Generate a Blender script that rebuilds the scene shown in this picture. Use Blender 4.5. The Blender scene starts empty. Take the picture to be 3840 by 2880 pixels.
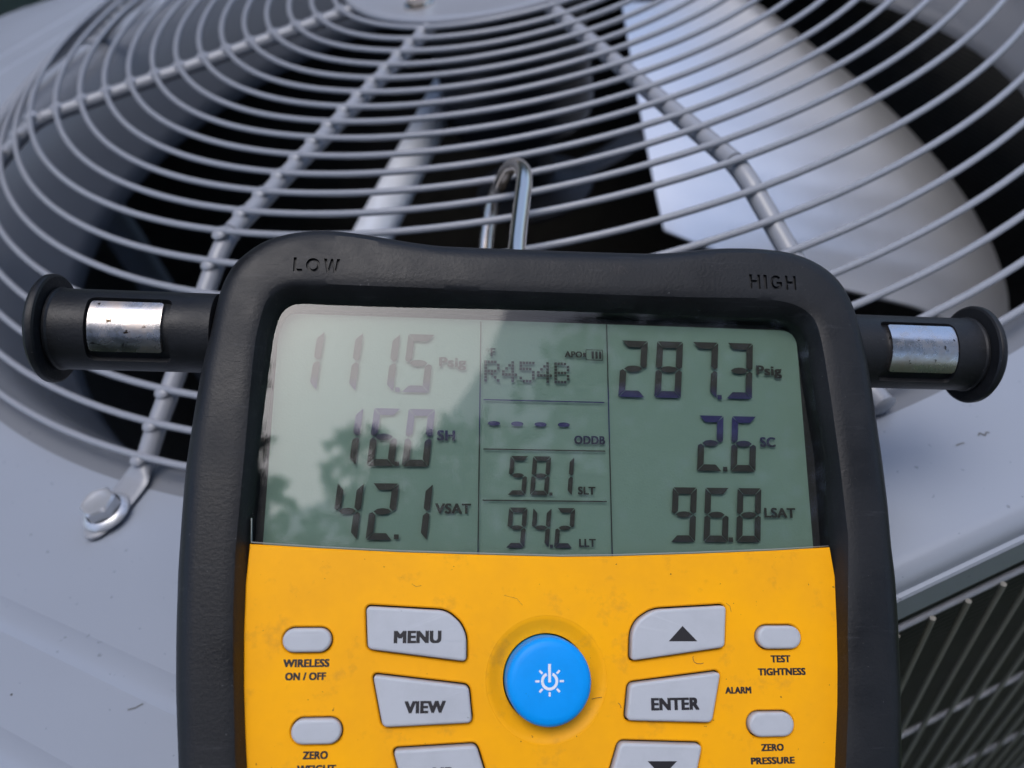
import bpy, bmesh, math, random
from mathutils import Vector, Matrix

# ------------------------------------------------------------------ measured sizes
# unit lengths below are in guard-ring pitches (U metres); gauge tables are in millimetres
U = 0.0127
OUT = [(-6.57, 2.7), (-17.28, 2.66), (-24.41, 3.3), (-31.45, 4.26), (-37.96, 4.99), (-43.27, 4.99), (-49.61, 4.1), (-54.72, 2.26), (-57.74, 0.04), (-60.62, -2.79), (-62.08, -5.16), (-63.07, -7.62), (-63.72, -10.1), (-64.36, -14.51), (-64.95, -19.34), (-65.58, -23.64), (-66.14, -27.94), (-66.77, -36.73), (-67.15, -43.29), (-67.43, -48.9), (-67.28, -57.99), (-67.01, -68.64), (-66.22, -80.8), (-65.3, -91.1), (-64.37, -98.25), (-63.39, -105.54)]
OUTR = [(-6.57, 2.7), (4.33, 2.81), (19.01, 2.89), (32.02, 3.01), (37.75, 3.54), (43.14, 4.38), (50.28, 5.18), (57.38, 5.37), (64.55, 4.95), (69.24, 3.74), (73.84, 1.37), (77.18, -1.66), (79.29, -5.46), (80.56, -9.53), (81.49, -14.95), (82.21, -19.6), (82.74, -26.05), (83.17, -33.29), (83.75, -44.37), (84.0, -54.58), (83.82, -63.25), (84.01, -70.04), (83.48, -81.65), (82.59, -92.92), (80.91, -108.64)]
WIN = [(4.07, -12.14), (-28.3, -12.6), (-38.95, -12.63), (-45.57, -12.52), (-47.6, -12.84), (-49.17, -13.93), (-50.3, -15.48), (-50.8, -17.24), (-51.39, -20.07), (-51.97, -29.2), (-52.54, -41.88), (-53.08, -58.44), (-52.97, -63.5), (-52.67, -71.65), (-52.34, -80.72), (-51.6, -91.0), (-50.81, -98.12), (-49.91, -105.39)]
WINR = [(4.07, -12.14), (41.72, -12.03), (55.46, -12.11), (62.44, -12.12), (64.71, -12.75), (66.47, -14.11), (67.48, -15.93), (68.0, -18.22), (68.16, -21.64), (68.84, -30.87), (69.97, -43.2), (69.69, -62.9), (69.41, -70.01), (68.99, -79.78), (68.44, -87.76), (67.66, -95.55), (66.81, -101.65), (65.96, -107.88)]
CRE = [(3.42, -9.22), (-30.39, -9.31), (-41.59, -9.28), (-47.56, -9.41), (-50.45, -10.72), (-52.3, -12.51), (-52.96, -14.65), (-53.49, -17.88), (-54.15, -22.06), (-54.33, -30.46), (-54.47, -45.84), (-54.72, -65.54), (-54.23, -76.69), (-53.49, -85.96), (-51.65, -104.11)]
CRER = [(3.42, -9.22), (40.1, -9.13), (55.77, -8.65), (62.54, -9.4), (65.83, -10.66), (68.35, -12.84), (69.19, -16.19), (69.73, -20.71), (70.52, -31.88), (71.23, -46.59), (71.58, -61.77), (70.04, -77.1), (68.95, -87.11), (66.4, -106.64)]
LENSBOT = [(-52.63, -63.37), (-38.91, -64.19), (-22.77, -64.91), (-7.05, -65.32), (10.03, -65.69), (21.37, -65.54), (38.74, -64.97), (56.47, -64.23), (68.8, -63.44)]
T_MENU = [(-29.17, -75.6), (-13.23, -76.52), (-10.36, -78.93), (-9.2, -81.33), (-9.12, -86.22), (-28.51, -83.71)]
T_VIEW = [(-27.32, -88.52), (-8.58, -90.81), (-7.8, -97.57), (-25.04, -98.11)]
T_MR = [(-22.91, -102.24), (-6.91, -101.64), (-4.35, -109.24), (-20.31, -110.26)]
T_UP = [(44.71, -75.62), (29.19, -76.43), (25.87, -78.52), (24.57, -80.81), (24.23, -86.38), (43.93, -83.9)]
T_ENTER = [(23.82, -90.79), (42.81, -88.71), (40.48, -98.31), (22.91, -97.63)]
T_DOWN = [(21.6, -101.69), (38.23, -102.4), (35.88, -111.16), (18.84, -109.55)]
T_P1 = [(-45.07, -81.98), (-35.69, -82.04), (-40.53, -79.7), (-40.25, -84.31)]
T_P2 = [(-42.37, -98.64), (-32.88, -98.81), (-37.78, -96.37), (-37.5, -101.06)]
T_P3 = [(51.23, -82.04), (60.67, -82.1), (56.11, -79.71), (55.76, -84.41)]
T_P4 = [(48.34, -98.87), (57.81, -99.03), (53.23, -96.55), (52.88, -101.33)]
T_PWR = [(7.08, -89.95), (-1.43, -89.85), (15.67, -90.05), (7.14, -81.47), (7.01, -98.22)]
T_TRIUP = [(35.13, -79.61), (32.08, -82.62), (38.13, -82.66)]
T_TRIDN = [(26.87, -105.11), (32.86, -105.23), (29.72, -108.03)]
T_ICON = [(7.0, -89.56), (8.71, -89.58), (7.0, -86.57)]
T_PL = [(-99.44, -9.44), (-65.11, -8.95), (-97.03, -26.92), (-67.3, -26.6)]
T_PLcap = [(-105.41, -18.4), (-102.59, -6.43), (-99.61, -29.62), (-96.76, -18.1)]
T_PLwin = [(-88.91, -19.34), (-74.04, -18.82), (-82.03, -13.49), (-80.84, -24.53)]
T_PLfr = [(-89.42, -19.65), (-72.45, -19.07), (-81.74, -12.87), (-80.35, -25.81)]
T_PR = [(83.14, -8.43), (113.06, -8.3), (85.19, -26.38), (111.97, -26.21)]
T_PRcap = [(111.85, -17.37), (118.91, -5.19), (115.58, -28.95), (123.56, -17.01)]
T_PRwin = [(87.67, -18.42), (104.01, -17.9), (96.61, -12.47), (95.24, -23.95)]
T_PRfr = [(85.85, -18.74), (104.07, -18.17), (96.02, -11.95), (94.42, -25.41)]
TX = {
  'MENU': (-18.84, -82.63, 9.37, 2.37),
  'VIEW': (-17.01, -95.63, 7.98, 2.28),
  'ENTER': (32.94, -95.8, 9.94, 2.36),
  'MR': (-13.19, -107.58, 4.23, 2.21),
  'WIRELESS': (-40.34, -87.09, 8.89, 1.49),
  'ON / OFF': (-40.34, -89.5, 7.83, 1.43),
  'ZERO': (-37.66, -103.77, 4.75, 1.42),
  'WEIGHT': (-37.31, -106.22, 7.33, 1.41),
  'TEST': (56.25, -87.1, 4.27, 1.42),
  'TIGHTNESS': (56.33, -89.62, 10.29, 1.41),
  'ALARM': (46.76, -93.08, 5.54, 1.33),
  'ZERO2': (53.25, -104.09, 4.77, 1.35),
  'PRESSURE': (53.14, -106.53, 9.22, 1.3),
  'LOW': (-42.52, -6.8, 9.72, 3.14),
  'HIGH': (58.88, -6.56, 10.95, 3.33),
  'l_PsigL': (-12.93, -24.88, 6.03, 2.18),
  'l_PsigR': (59.94, -24.77, 6.08, 2.26),
  'l_SH': (-14.04, -41.36, 3.91, 2.23),
  'l_SC': (58.45, -41.44, 3.65, 2.2),
  'l_VSAT': (-12.21, -56.98, 7.62, 2.14),
  'l_LSAT': (60.13, -57.19, 7.22, 2.13),
  'l_F': (-4.03, -22.18, 1.1, 1.87),
  'l_APO': (14.22, -21.91, 4.03, 1.42),
  'l_ODDB': (17.57, -41.56, 6.94, 1.83),
  'l_SLT': (16.7, -52.62, 3.89, 1.7),
  'l_LLT': (16.66, -63.75, 3.66, 1.69),
}
LC = {
  'r1L5': [(-22.72, -17.65), (-16.93, -17.68), (-17.83, -30.84), (-23.48, -30.8)],
  'r1L1a': [(-41.13, -18.38), (-42.08, -30.14)],
  'r1L1b': [(-32.8, -18.21), (-33.87, -30.21)],
  'r1L1c': [(-24.69, -18.09), (-25.69, -30.25)],
  'r1R2': [(25.41, -17.55), (31.57, -17.54), (30.57, -30.83), (24.01, -30.92)],
  'r1R8': [(33.61, -17.48), (39.86, -17.46), (38.64, -30.82), (32.35, -30.79)],
  'r1R3': [(50.26, -17.28), (56.55, -17.31), (55.16, -30.71), (49.09, -30.75)],
  'r1R7': [(48.22, -17.35)],
  'r2R2': [(42.49, -34.61), (48.49, -34.55), (47.19, -47.15), (41.3, -47.13)],
  'r2R6': [(50.48, -34.61), (56.22, -34.56), (55.18, -47.1), (49.12, -47.12)],
  'r3R9': [(35.95, -50.74), (41.48, -50.78)],
  'r3R8': [(50.67, -50.74), (56.23, -50.77), (55.11, -62.53), (49.5, -62.46)],
  'r3R6': [(43.31, -50.76), (47.87, -62.47), (42.22, -62.5)],
  'r2L0': [(-22.07, -34.55), (-16.51, -34.57), (-17.67, -46.97), (-23.27, -47.05)],
  'r2L6': [(-29.66, -34.62), (-25.24, -47.02), (-30.99, -47.1)],
  'r2L1': [(-31.93, -35.21), (-33.04, -46.52)],
  'r3L4': [(-36.01, -50.75), (-31.06, -50.75), (-32.03, -62.43)],
  'r3L2': [(-23.76, -50.58), (-30.15, -62.35)],
  'r3L1': [(-16.59, -50.63), (-17.5, -62.27)],
  'm1_5': [(0.08, -44.42), (-0.34, -52.85)],
  'm1_8': [(5.01, -44.44), (8.97, -44.45), (8.31, -52.82), (4.39, -52.8)],
  'm1_1': [(14.13, -44.36), (13.3, -52.87)],
  'm2_9': [(-0.06, -55.48), (3.76, -55.51)],
  'm2_4': [(8.99, -55.53)],
  'm2_2': [(10.22, -55.55), (14.15, -55.58), (13.26, -63.94), (9.72, -63.92)],
  'dash': [(-3.66, -37.35), (1.47, -37.35), (6.63, -37.38), (11.83, -37.34)],
  'dots': [(-24.82, -30.34), (47.79, -30.22), (-24.41, -46.56), (48.15, -46.6), (-23.96, -61.88), (48.51, -62.05), (8.84, -52.58), (8.85, -63.63)],
  'V1': [(-6.79, -14.19), (-6.76, -65.13)],
  'V2': [(22.01, -13.8), (21.92, -65.35)],
  'H1': [(-5.97, -32.12), (21.08, -32.1)],
  'H2': [(-5.89, -43.0), (21.01, -43.11)],
  'H3': [(-5.96, -54.05), (21.1, -54.1)],
  'bat': [(17.1, -20.02), (20.93, -20.03), (20.88, -22.34), (17.05, -22.39)],
  'deg': [(-5.22, -20.71)],
  'mat': [(-5.89, -23.2), (9.83, -23.16), (13.22, -23.12), (-5.83, -27.98)],
}
HOOK = [(3.52, 8.01, -31.85), (4.08, 13.57, -34.46), (5.52, 24.26, -41.05), (7.16, 35.54, -47.48), (8.33, 43.84, -52.02), (8.61, 50.05, -57.13), (7.7, 55.33, -63.87), (6.13, 58.66, -71.13), (4.67, 59.43, -78.96), (3.35, 58.29, -86.55), (1.71, 53.95, -92.29), (0.45, 45.33, -95.68), (-0.1, 37.99, -97.4)]
CAM_POS = (0.0, -0.473005, 0.191179)
CAM_R = (0.982624, -0.073581, -0.170401)
CAM_U = (0.171172, 0.714225, 0.678662)
CAM_F = (-0.071768, 0.696038, -0.71441)
FOCAL = 27.3351
DEV_P = (-0.006694, -0.332714, 0.088546)
DEV_M = [[0.965806, 0.154491, 0.20821], [-0.022349, 0.849694, -0.526803], [-0.258301, 0.504136, 0.824092]]
RING = [(7.251, 3.642), (8.251, 3.642), (9.251, 3.642), (10.251, 3.642), (11.251, 3.642), (12.251, 3.642), (13.251, 3.642), (14.251, 3.642), (15.251, 3.642), (16.251, 3.642), (17.251, 3.642), (18.251, 3.642), (19.251, 3.642), (20.251, 3.642), (21.094, 3.21), (21.938, 2.778), (22.781, 2.347), (23.624, 1.915), (24.468, 1.483), (25.311, 1.052), (26.154, 0.62)]
SPOKE_ANG = [200.13, 243.61, 285.46]
R_BOLT = 27.210

scene = bpy.context.scene
col = scene.collection

# ------------------------------------------------------------------ camera
cam_d = bpy.data.cameras.new('camera')
cam_d.sensor_width = 36.0
cam_d.lens = FOCAL
cam_d.clip_start = 0.005
cam_d.clip_end = 500.0
cam_d.dof.use_dof = True
cam_d.dof.focus_distance = 0.168
cam_d.dof.aperture_fstop = 13.5
cam = bpy.data.objects.new('camera', cam_d)
col.objects.link(cam)
R_, U_, F_ = Vector(CAM_R), Vector(CAM_U), Vector(CAM_F)
cam.matrix_world = Matrix(((R_.x, U_.x, -F_.x, CAM_POS[0]), (R_.y, U_.y, -F_.y, CAM_POS[1]),
                           (R_.z, U_.z, -F_.z, CAM_POS[2]), (0, 0, 0, 1)))
scene.camera = cam

# ------------------------------------------------------------------ sky and sun
SUN_EL, SUN_AZ = 82.0, 178.0        # azimuth clockwise from +Y
world = bpy.data.worlds.new('World')
scene.world = world
world.use_nodes = True
nt = world.node_tree
bg = nt.nodes['Background']
sky = nt.nodes.new('ShaderNodeTexSky')
sky.sky_type = 'NISHITA'
sky.sun_disc = False
sky.sun_elevation = math.radians(SUN_EL)
sky.sun_rotation = math.radians(SUN_AZ)
sky.air_density = 1.0
sky.dust_density = 3.5
sky.ozone_density = 6.0
nt.links.new(sky.outputs['Color'], bg.inputs['Color'])
bg.inputs['Strength'].default_value = 0.15
sun_d = bpy.data.lights.new('sun', 'SUN')
sun_d.energy = 0.9
sun_d.angle = math.radians(40)
sun_d.color = (1.0, 0.96, 0.92)
sun = bpy.data.objects.new('sun', sun_d)
col.objects.link(sun)
sd = Vector((math.sin(math.radians(SUN_AZ)) * math.cos(math.radians(SUN_EL)),
             math.cos(math.radians(SUN_AZ)) * math.cos(math.radians(SUN_EL)), math.sin(math.radians(SUN_EL))))
sun.rotation_euler = sd.to_track_quat('Z', 'Y').to_euler()
sun.location = (3, 3, 5)

vs = scene.view_settings
vs.view_transform = 'Standard'
vs.look = 'None'
vs.gamma = 1.0
vs.use_curve_mapping = False
vs.exposure = 0.66
scene.cycles.use_denoising = True
scene.cycles.max_bounces = 10
scene.cycles.transparent_max_bounces = 12
scene.cycles.sample_clamp_indirect = 6.0

# ------------------------------------------------------------------ materials
def new_mat(name, base=(0.5, 0.5, 0.5), rough=0.5, metal=0.0, spec=0.5):
    m = bpy.data.materials.new(name)
    m.use_nodes = True
    b = m.node_tree.nodes['Principled BSDF']
    b.inputs['Base Color'].default_value = (*base, 1)
    b.inputs['Roughness'].default_value = rough
    b.inputs['Metallic'].default_value = metal
    b.inputs['Specular IOR Level'].default_value = spec
    return m

def N(m, t, **kw):
    n = m.node_tree.nodes.new(t)
    for k, v in kw.items():
        if k in n.inputs.keys():
            n.inputs[k].default_value = v
        else:
            setattr(n, k, v)
    return n

def link(m, a, b):
    m.node_tree.links.new(a, b)

def coords(m):
    return N(m, 'ShaderNodeTexCoord').outputs['Object']

def noise_tex(m, vec, scale, detail=3.0, rough=0.55):
    n = N(m, 'ShaderNodeTexNoise')
    n.inputs['Scale'].default_value = scale
    n.inputs['Detail'].default_value = detail
    n.inputs['Roughness'].default_value = rough
    link(m, vec, n.inputs['Vector'])
    return n.outputs['Fac']

def ramp(m, fac, stops):
    r = N(m, 'ShaderNodeValToRGB')
    e = r.color_ramp.elements
    while len(e) < len(stops):
        e.new(0.5)
    for i, (p, c) in enumerate(stops):
        e[i].position = p
        e[i].color = (*c, 1) if len(c) == 3 else c
    link(m, fac, r.inputs['Fac'])
    return r.outputs['Color']

def mix(m, fac, a, b, mode='MIX'):
    n = N(m, 'ShaderNodeMix', data_type='RGBA', blend_type=mode)
    for s, v in ((n.inputs['Factor'], fac), (n.inputs['A'], a), (n.inputs['B'], b)):
        pass
    ins = [i for i in n.inputs if i.enabled]
    fi = n.inputs[0]
    ai, bi = n.inputs[6], n.inputs[7]
    for s, v in ((fi, fac), (ai, a), (bi, b)):
        if isinstance(v, (int, float)):
            s.default_value = v
        elif isinstance(v, tuple):
            s.default_value = (*v, 1)
        else:
            link(m, v, s)
    return n.outputs[2]

def bump(m, height, strength, dist):
    b = N(m, 'ShaderNodeBump')
    b.inputs['Strength'].default_value = strength
    b.inputs['Distance'].default_value = dist
    link(m, height, b.inputs['Height'])
    return b.outputs['Normal']

def bsdf(m):
    return m.node_tree.nodes['Principled BSDF']

def mat_paint(name, base, rough, dirt=0.12):
    m = new_mat(name, base, rough)
    v = coords(m)
    big = noise_tex(m, v, 9.0, 3)
    spk = noise_tex(m, v, 420.0, 2, 0.5)
    c1 = mix(m, ramp(m, big, [(0.35, (0, 0, 0)), (0.75, (1, 1, 1))]), tuple(x * 0.96 for x in base), tuple(min(1, x * 1.03) for x in base))
    c2 = mix(m, ramp(m, spk, [(0.715, (0, 0, 0)), (0.745, (dirt * 5,) * 3)]), c1, tuple(x * 0.45 for x in base))
    link(m, c2, bsdf(m).inputs['Base Color'])
    link(m, ramp(m, noise_tex(m, v, 30.0, 4), [(0.3, (rough * 0.95,) * 3), (0.7, (rough * 1.08,) * 3)]), bsdf(m).inputs['Roughness'])
    link(m, bump(m, noise_tex(m, v, 900.0, 2), 0.05, 0.0004), bsdf(m).inputs['Normal'])
    return m

M = {}
M['paint'] = mat_paint('grey_paint', (0.275, 0.30, 0.345), 0.25)
M['orifice'] = mat_paint('orifice_dark_grey', (0.17, 0.18, 0.20), 0.24)  # darker grey than the top panel
M['guard'] = mat_paint('guard_coating', (0.265, 0.275, 0.30), 0.30, 0.05)
M['coil_guard'] = mat_paint('coil_guard_coating', (0.26, 0.25, 0.22), 0.45, 0.05)
M['zinc'] = mat_paint('bolt_zinc', (0.55, 0.56, 0.58), 0.32)
bsdf(M['zinc']).inputs['Metallic'].default_value = 0.55

def mat_alu():
    m = new_mat('blade_aluminium', (0.78, 0.79, 0.82), 0.3, 0.85)
    v = coords(m)
    link(m, ramp(m, noise_tex(m, v, 6.0, 3), [(0.3, (0.90, 0.905, 0.92)), (0.7, (0.95, 0.955, 0.965))]), bsdf(m).inputs['Base Color'])
    link(m, ramp(m, noise_tex(m, v, 9.0, 2), [(0.3, (0.34,) * 3), (0.7, (0.40,) * 3)]), bsdf(m).inputs['Roughness'])
    return m
M['alu'] = mat_alu()
M['black_metal'] = new_mat('black_enamel', (0.012, 0.012, 0.014), 0.45)

def mat_fins():
    m = new_mat('coil_fins', (0.02, 0.02, 0.018), 0.7)
    v = coords(m)
    w = N(m, 'ShaderNodeTexWave', wave_type='BANDS', bands_direction='Z')
    w.inputs['Scale'].default_value = 90.0
    w.inputs['Distortion'].default_value = 1.5
    w.inputs['Detail'].default_value = 2.0
    link(m, v, w.inputs['Vector'])
    n = noise_tex(m, v, 60, 4)
    c = mix(m, n, (0.022, 0.020, 0.016), (0.085, 0.078, 0.062))
    c = mix(m, w.outputs['Fac'], c, (0.006, 0.006, 0.005))
    link(m, c, bsdf(m).inputs['Base Color'])
    link(m, bump(m, w.outputs['Fac'], 0.5, 0.001), bsdf(m).inputs['Normal'])
    return m
M['fins'] = mat_fins()
M['galv'] = new_mat('conduit_zinc', (0.84, 0.86, 0.89), 0.38, 0.25)

def mat_rubber(name='black_rubber', base=(0.0075, 0.008, 0.0092)):
    m = new_mat(name, base, 0.5, 0, 0.32)
    v = coords(m)
    big = noise_tex(m, v, 55.0, 5, 0.65)
    dust = noise_tex(m, v, 1500.0, 2)
    sm = N(m, 'ShaderNodeMapping')
    sm.inputs['Scale'].default_value = (60, 700, 200)
    link(m, v, sm.inputs['Vector'])
    big2 = noise_tex(m, sm.outputs['Vector'], 1.0, 5, 0.7)
    c = mix(m, ramp(m, big, [(0.35, (0, 0, 0)), (0.75, (1, 1, 1))]), base, tuple(x * 1.7 for x in base))
    c = mix(m, ramp(m, dust, [(0.72, (0, 0, 0)), (0.78, (0.7,) * 3)]), c, (0.10, 0.10, 0.10))
    c = mix(m, ramp(m, big2, [(0.60, (0, 0, 0)), (0.72, (0.5,) * 3)]), c, (0.035, 0.036, 0.04))
    link(m, c, bsdf(m).inputs['Base Color'])
    link(m, ramp(m, big, [(0.3, (0.36,) * 3), (0.7, (0.60,) * 3)]), bsdf(m).inputs['Roughness'])
    # leather-like moulded grain plus a few long scratches
    st = N(m, 'ShaderNodeMapping')
    st.inputs['Scale'].default_value = (120, 2600, 400)
    st.inputs['Rotation'].default_value = (0, 0, 0.05)
    link(m, v, st.inputs['Vector'])
    scr = ramp(m, noise_tex(m, st.outputs['Vector'], 1.0, 2), [(0.70, (0, 0, 0)), (0.76, (1, 1, 1))])
    gr = noise_tex(m, v, 1300.0, 3, 0.6)
    h = N(m, 'ShaderNodeMath', operation='SUBTRACT')
    link(m, gr, h.inputs[0])
    sc2 = N(m, 'ShaderNodeMath', operation='MULTIPLY')
    link(m, scr, sc2.inputs[0])
    sc2.inputs[1].default_value = 0.25
    link(m, sc2.outputs[0], h.inputs[1])
    link(m, bump(m, h.outputs[0], 0.35, 0.00020), bsdf(m).inputs['Normal'])
    return m
M['rubber'] = mat_rubber()

def mat_yellow():
    m = new_mat('yellow_plastic', (0.80, 0.36, 0.012), 0.5, 0, 0.18)
    v = coords(m)
    a = noise_tex(m, v, 38.0, 6, 0.65)
    b = noise_tex(m, v, 140.0, 5, 0.7)
    s = noise_tex(m, v, 900.0, 2)
    c = mix(m, ramp(m, a, [(0.36, (0, 0, 0)), (0.74, (0.75,) * 3)]), (0.97, 0.425, 0.003), (0.80, 0.34, 0.008))
    c = mix(m, ramp(m, b, [(0.56, (0, 0, 0)), (0.80, (0.55,) * 3)]), c, (0.42, 0.20, 0.035))
    c = mix(m, ramp(m, s, [(0.745, (0, 0, 0)), (0.77, (0.8,) * 3)]), c, (0.12, 0.06, 0.02))
    link(m, c, bsdf(m).inputs['Base Color'])
    link(m, ramp(m, a, [(0.3, (0.36,) * 3), (0.7, (0.52,) * 3)]), bsdf(m).inputs['Roughness'])
    return m
M['yellow'] = mat_yellow()

def mat_key(name, base, rough=0.38):
    m = new_mat(name, base, rough, 0, 0.22)
    v = coords(m)
    a = noise_tex(m, v, 160.0, 5, 0.65)
    s = noise_tex(m, v, 1000.0, 2)
    c = mix(m, ramp(m, a, [(0.45, (0, 0, 0)), (0.85, (0.4,) * 3)]), base, tuple(x * 0.72 for x in base))
    c = mix(m, ramp(m, s, [(0.765, (0, 0, 0)), (0.785, (0.6,) * 3)]), c, tuple(x * 0.3 for x in base))
    link(m, c, bsdf(m).inputs['Base Color'])
    return m
M['key'] = mat_key('key_grey', (0.46, 0.475, 0.50))
M['blue'] = mat_key('key_blue', (0.0003, 0.30, 0.83), 0.45)
M['print'] = new_mat('black_print', (0.012, 0.010, 0.012), 0.5)
M['white_print'] = new_mat('white_print', (0.75, 0.77, 0.80), 0.5)

def mat_lcd():
    m = new_mat('lcd_reflector', (0.20, 0.33, 0.26), 0.6, 0, 0.2)
    v = coords(m)
    n = noise_tex(m, v, 2200.0, 2)
    big = noise_tex(m, v, 14.0, 3)
    c = mix(m, ramp(m, big, [(0.3, (0, 0, 0)), (0.7, (1, 1, 1))]), (0.115, 0.178, 0.138), (0.13, 0.20, 0.157))
    c = mix(m, n, c, (0.12, 0.187, 0.146))
    link(m, c, bsdf(m).inputs['Base Color'])
    link(m, bump(m, n, 0.3, 0.0001), bsdf(m).inputs['Normal'])
    return m
M['lcd'] = mat_lcd()

def mat_ink():
    # liquid-crystal segments: near black with the violet-blue interference tint of the polariser
    m = new_mat('lcd_segment', (0.02, 0.022, 0.02), 0.55, 0, 0.2)
    v = coords(m)
    sx = N(m, 'ShaderNodeSeparateXYZ')
    link(m, v, sx.inputs[0])
    wob = N(m, 'ShaderNodeMath', operation='MULTIPLY_ADD')
    link(m, noise_tex(m, v, 60.0, 2), wob.inputs[0])
    wob.inputs[1].default_value = 0.004
    link(m, sx.outputs['Y'], wob.inputs[2])
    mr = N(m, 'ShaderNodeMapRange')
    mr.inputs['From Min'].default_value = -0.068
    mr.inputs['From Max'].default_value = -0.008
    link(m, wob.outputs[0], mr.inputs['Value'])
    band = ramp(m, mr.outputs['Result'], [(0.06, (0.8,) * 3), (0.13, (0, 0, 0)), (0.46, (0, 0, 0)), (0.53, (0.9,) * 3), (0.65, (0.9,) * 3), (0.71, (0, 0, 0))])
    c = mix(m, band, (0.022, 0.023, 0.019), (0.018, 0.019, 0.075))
    link(m, c, bsdf(m).inputs['Base Color'])
    return m
M['ink'] = mat_ink()

def mat_glass():
    m = bpy.data.materials.new('clear_lens')
    m.use_nodes = True
    t = m.node_tree
    t.nodes.remove(t.nodes['Principled BSDF'])
    out = t.nodes['Material Output']
    tr = t.nodes.new('ShaderNodeBsdfTransparent')
    tr.inputs['Color'].default_value = (0.965, 0.97, 0.965, 1)
    gl = t.nodes.new('ShaderNodeBsdfGlossy')
    gl.inputs['Roughness'].default_value = 0.025
    fr = t.nodes.new('ShaderNodeFresnel')
    fr.inputs['IOR'].default_value = 1.56
    mx = t.nodes.new('ShaderNodeMixShader')
    ge = t.nodes.new('ShaderNodeNewGeometry')
    inv = t.nodes.new('ShaderNodeMath')
    inv.operation = 'SUBTRACT'
    inv.inputs[0].default_value = 1.0
    t.links.new(ge.outputs['Backfacing'], inv.inputs[1])
    mu = t.nodes.new('ShaderNodeMath')
    mu.operation = 'MULTIPLY'
    t.links.new(fr.outputs[0], mu.inputs[0])
    t.links.new(inv.outputs[0], mu.inputs[1])
    t.links.new(mu.outputs[0], mx.inputs[0])
    t.links.new(tr.outputs[0], mx.inputs[1])
    t.links.new(gl.outputs[0], mx.inputs[2])
    t.links.new(mx.outputs[0], out.inputs['Surface'])
    return m
M['glass'] = mat_glass()
M['lens_glint'] = new_mat('lens_edge_glint', (0.42, 0.46, 0.44), 0.6)  # pale tone paints the highlight along the lower edge of the lens

def mat_chrome(name, spots):
    m = new_mat(name, (0.78, 0.78, 0.80), 0.16, 1.0)
    v = coords(m)
    a = noise_tex(m, v, 190.0, 5, 0.65)
    b = noise_tex(m, v, 420.0, 4, 0.6)
    c = mix(m, ramp(m, a, [(0.42, (0, 0, 0)), (0.72, (0.8,) * 3)]), (0.70, 0.67, 0.65), (0.50, 0.38, 0.29))
    c = mix(m, ramp(m, b, [(spots, (0, 0, 0)), (spots + 0.05, (1, 1, 1))]), c, (0.06, 0.04, 0.025))
    link(m, c, bsdf(m).inputs['Base Color'])
    link(m, ramp(m, a, [(0.35, (0.20,) * 3), (0.75, (0.42,) * 3)]), bsdf(m).inputs['Roughness'])
    link(m, bump(m, b, 0.15, 0.0002), bsdf(m).inputs['Normal'])
    return m
M['chrome'] = mat_chrome('worn_chrome', 0.635)
M['steel'] = new_mat('hook_steel', (0.80, 0.71, 0.61), 0.2, 1.0)

def mat_leaf(name, a, b):
    m = new_mat(name, a, 0.5, 0, 0.3)
    oi = N(m, 'ShaderNodeTexNoise')
    oi.inputs['Scale'].default_value = 3.0
    link(m, coords(m), oi.inputs['Vector'])
    link(m, mix(m, oi.outputs['Fac'], a, b), bsdf(m).inputs['Base Color'])
    return m
M['leaf'] = mat_leaf('leaf_green', (0.035, 0.065, 0.018), (0.075, 0.115, 0.035))
M['leaf_dark'] = mat_leaf('leaf_dark', (0.012, 0.028, 0.012), (0.03, 0.055, 0.022))
M['bark'] = new_mat('bark', (0.09, 0.065, 0.045), 0.85)

def mat_grass():
    m = new_mat('lawn', (0.05, 0.08, 0.02), 0.9)
    v = coords(m)
    c = ramp(m, noise_tex(m, v, 6.0, 8, 0.7), [(0.3, (0.03, 0.05, 0.015)), (0.7, (0.085, 0.11, 0.035))])
    link(m, c, bsdf(m).inputs['Base Color'])
    link(m, bump(m, noise_tex(m, v, 60, 6), 0.8, 0.03), bsdf(m).inputs['Normal'])
    return m
M['grass'] = mat_grass()

# ------------------------------------------------------------------ helpers
def link_obj(name, me, mat, parent=None, smooth=True):
    o = bpy.data.objects.new(name, me)
    col.objects.link(o)
    if mat is not None and len(me.materials) == 0:
        me.materials.append(mat)
    if smooth:
        me.shade_smooth() if hasattr(me, 'shade_smooth') else None
    if parent is not None:
        o.parent = parent
    return o

def auto_smooth(me, deg=40):
    bm = bmesh.new()
    bm.from_mesh(me)
    for e in bm.edges:
        if len(e.link_faces) == 2 and e.calc_face_angle(0) > math.radians(deg):
            e.smooth = False
    bm.to_mesh(me)
    bm.free()

def mesh_from(verts, faces, name, deg=40):
    me = bpy.data.meshes.new(name)
    me.from_pydata([tuple(v) for v in verts], [], faces)
    me.update()
    bm = bmesh.new()
    bm.from_mesh(me)
    bmesh.ops.recalc_face_normals(bm, faces=bm.faces)
    bm.to_mesh(me)
    bm.free()
    me.shade_smooth()
    auto_smooth(me, deg)
    return me

def loft(loops, cap0=False, cap1=False, closed=True):
    n = len(loops[0])
    V, Fc = [], []
    for lp in loops:
        V += [tuple(p) for p in lp]
    for k in range(len(loops) - 1):
        for i in range(n if closed else n - 1):
            j = (i + 1) % n
            Fc.append((k * n + i, k * n + j, (k + 1) * n + j, (k + 1) * n + i))
    if cap0:
        Fc.append(tuple(range(n - 1, -1, -1)))
    if cap1:
        b = (len(loops) - 1) * n
        Fc.append(tuple(range(b, b + n)))
    return V, Fc

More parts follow.
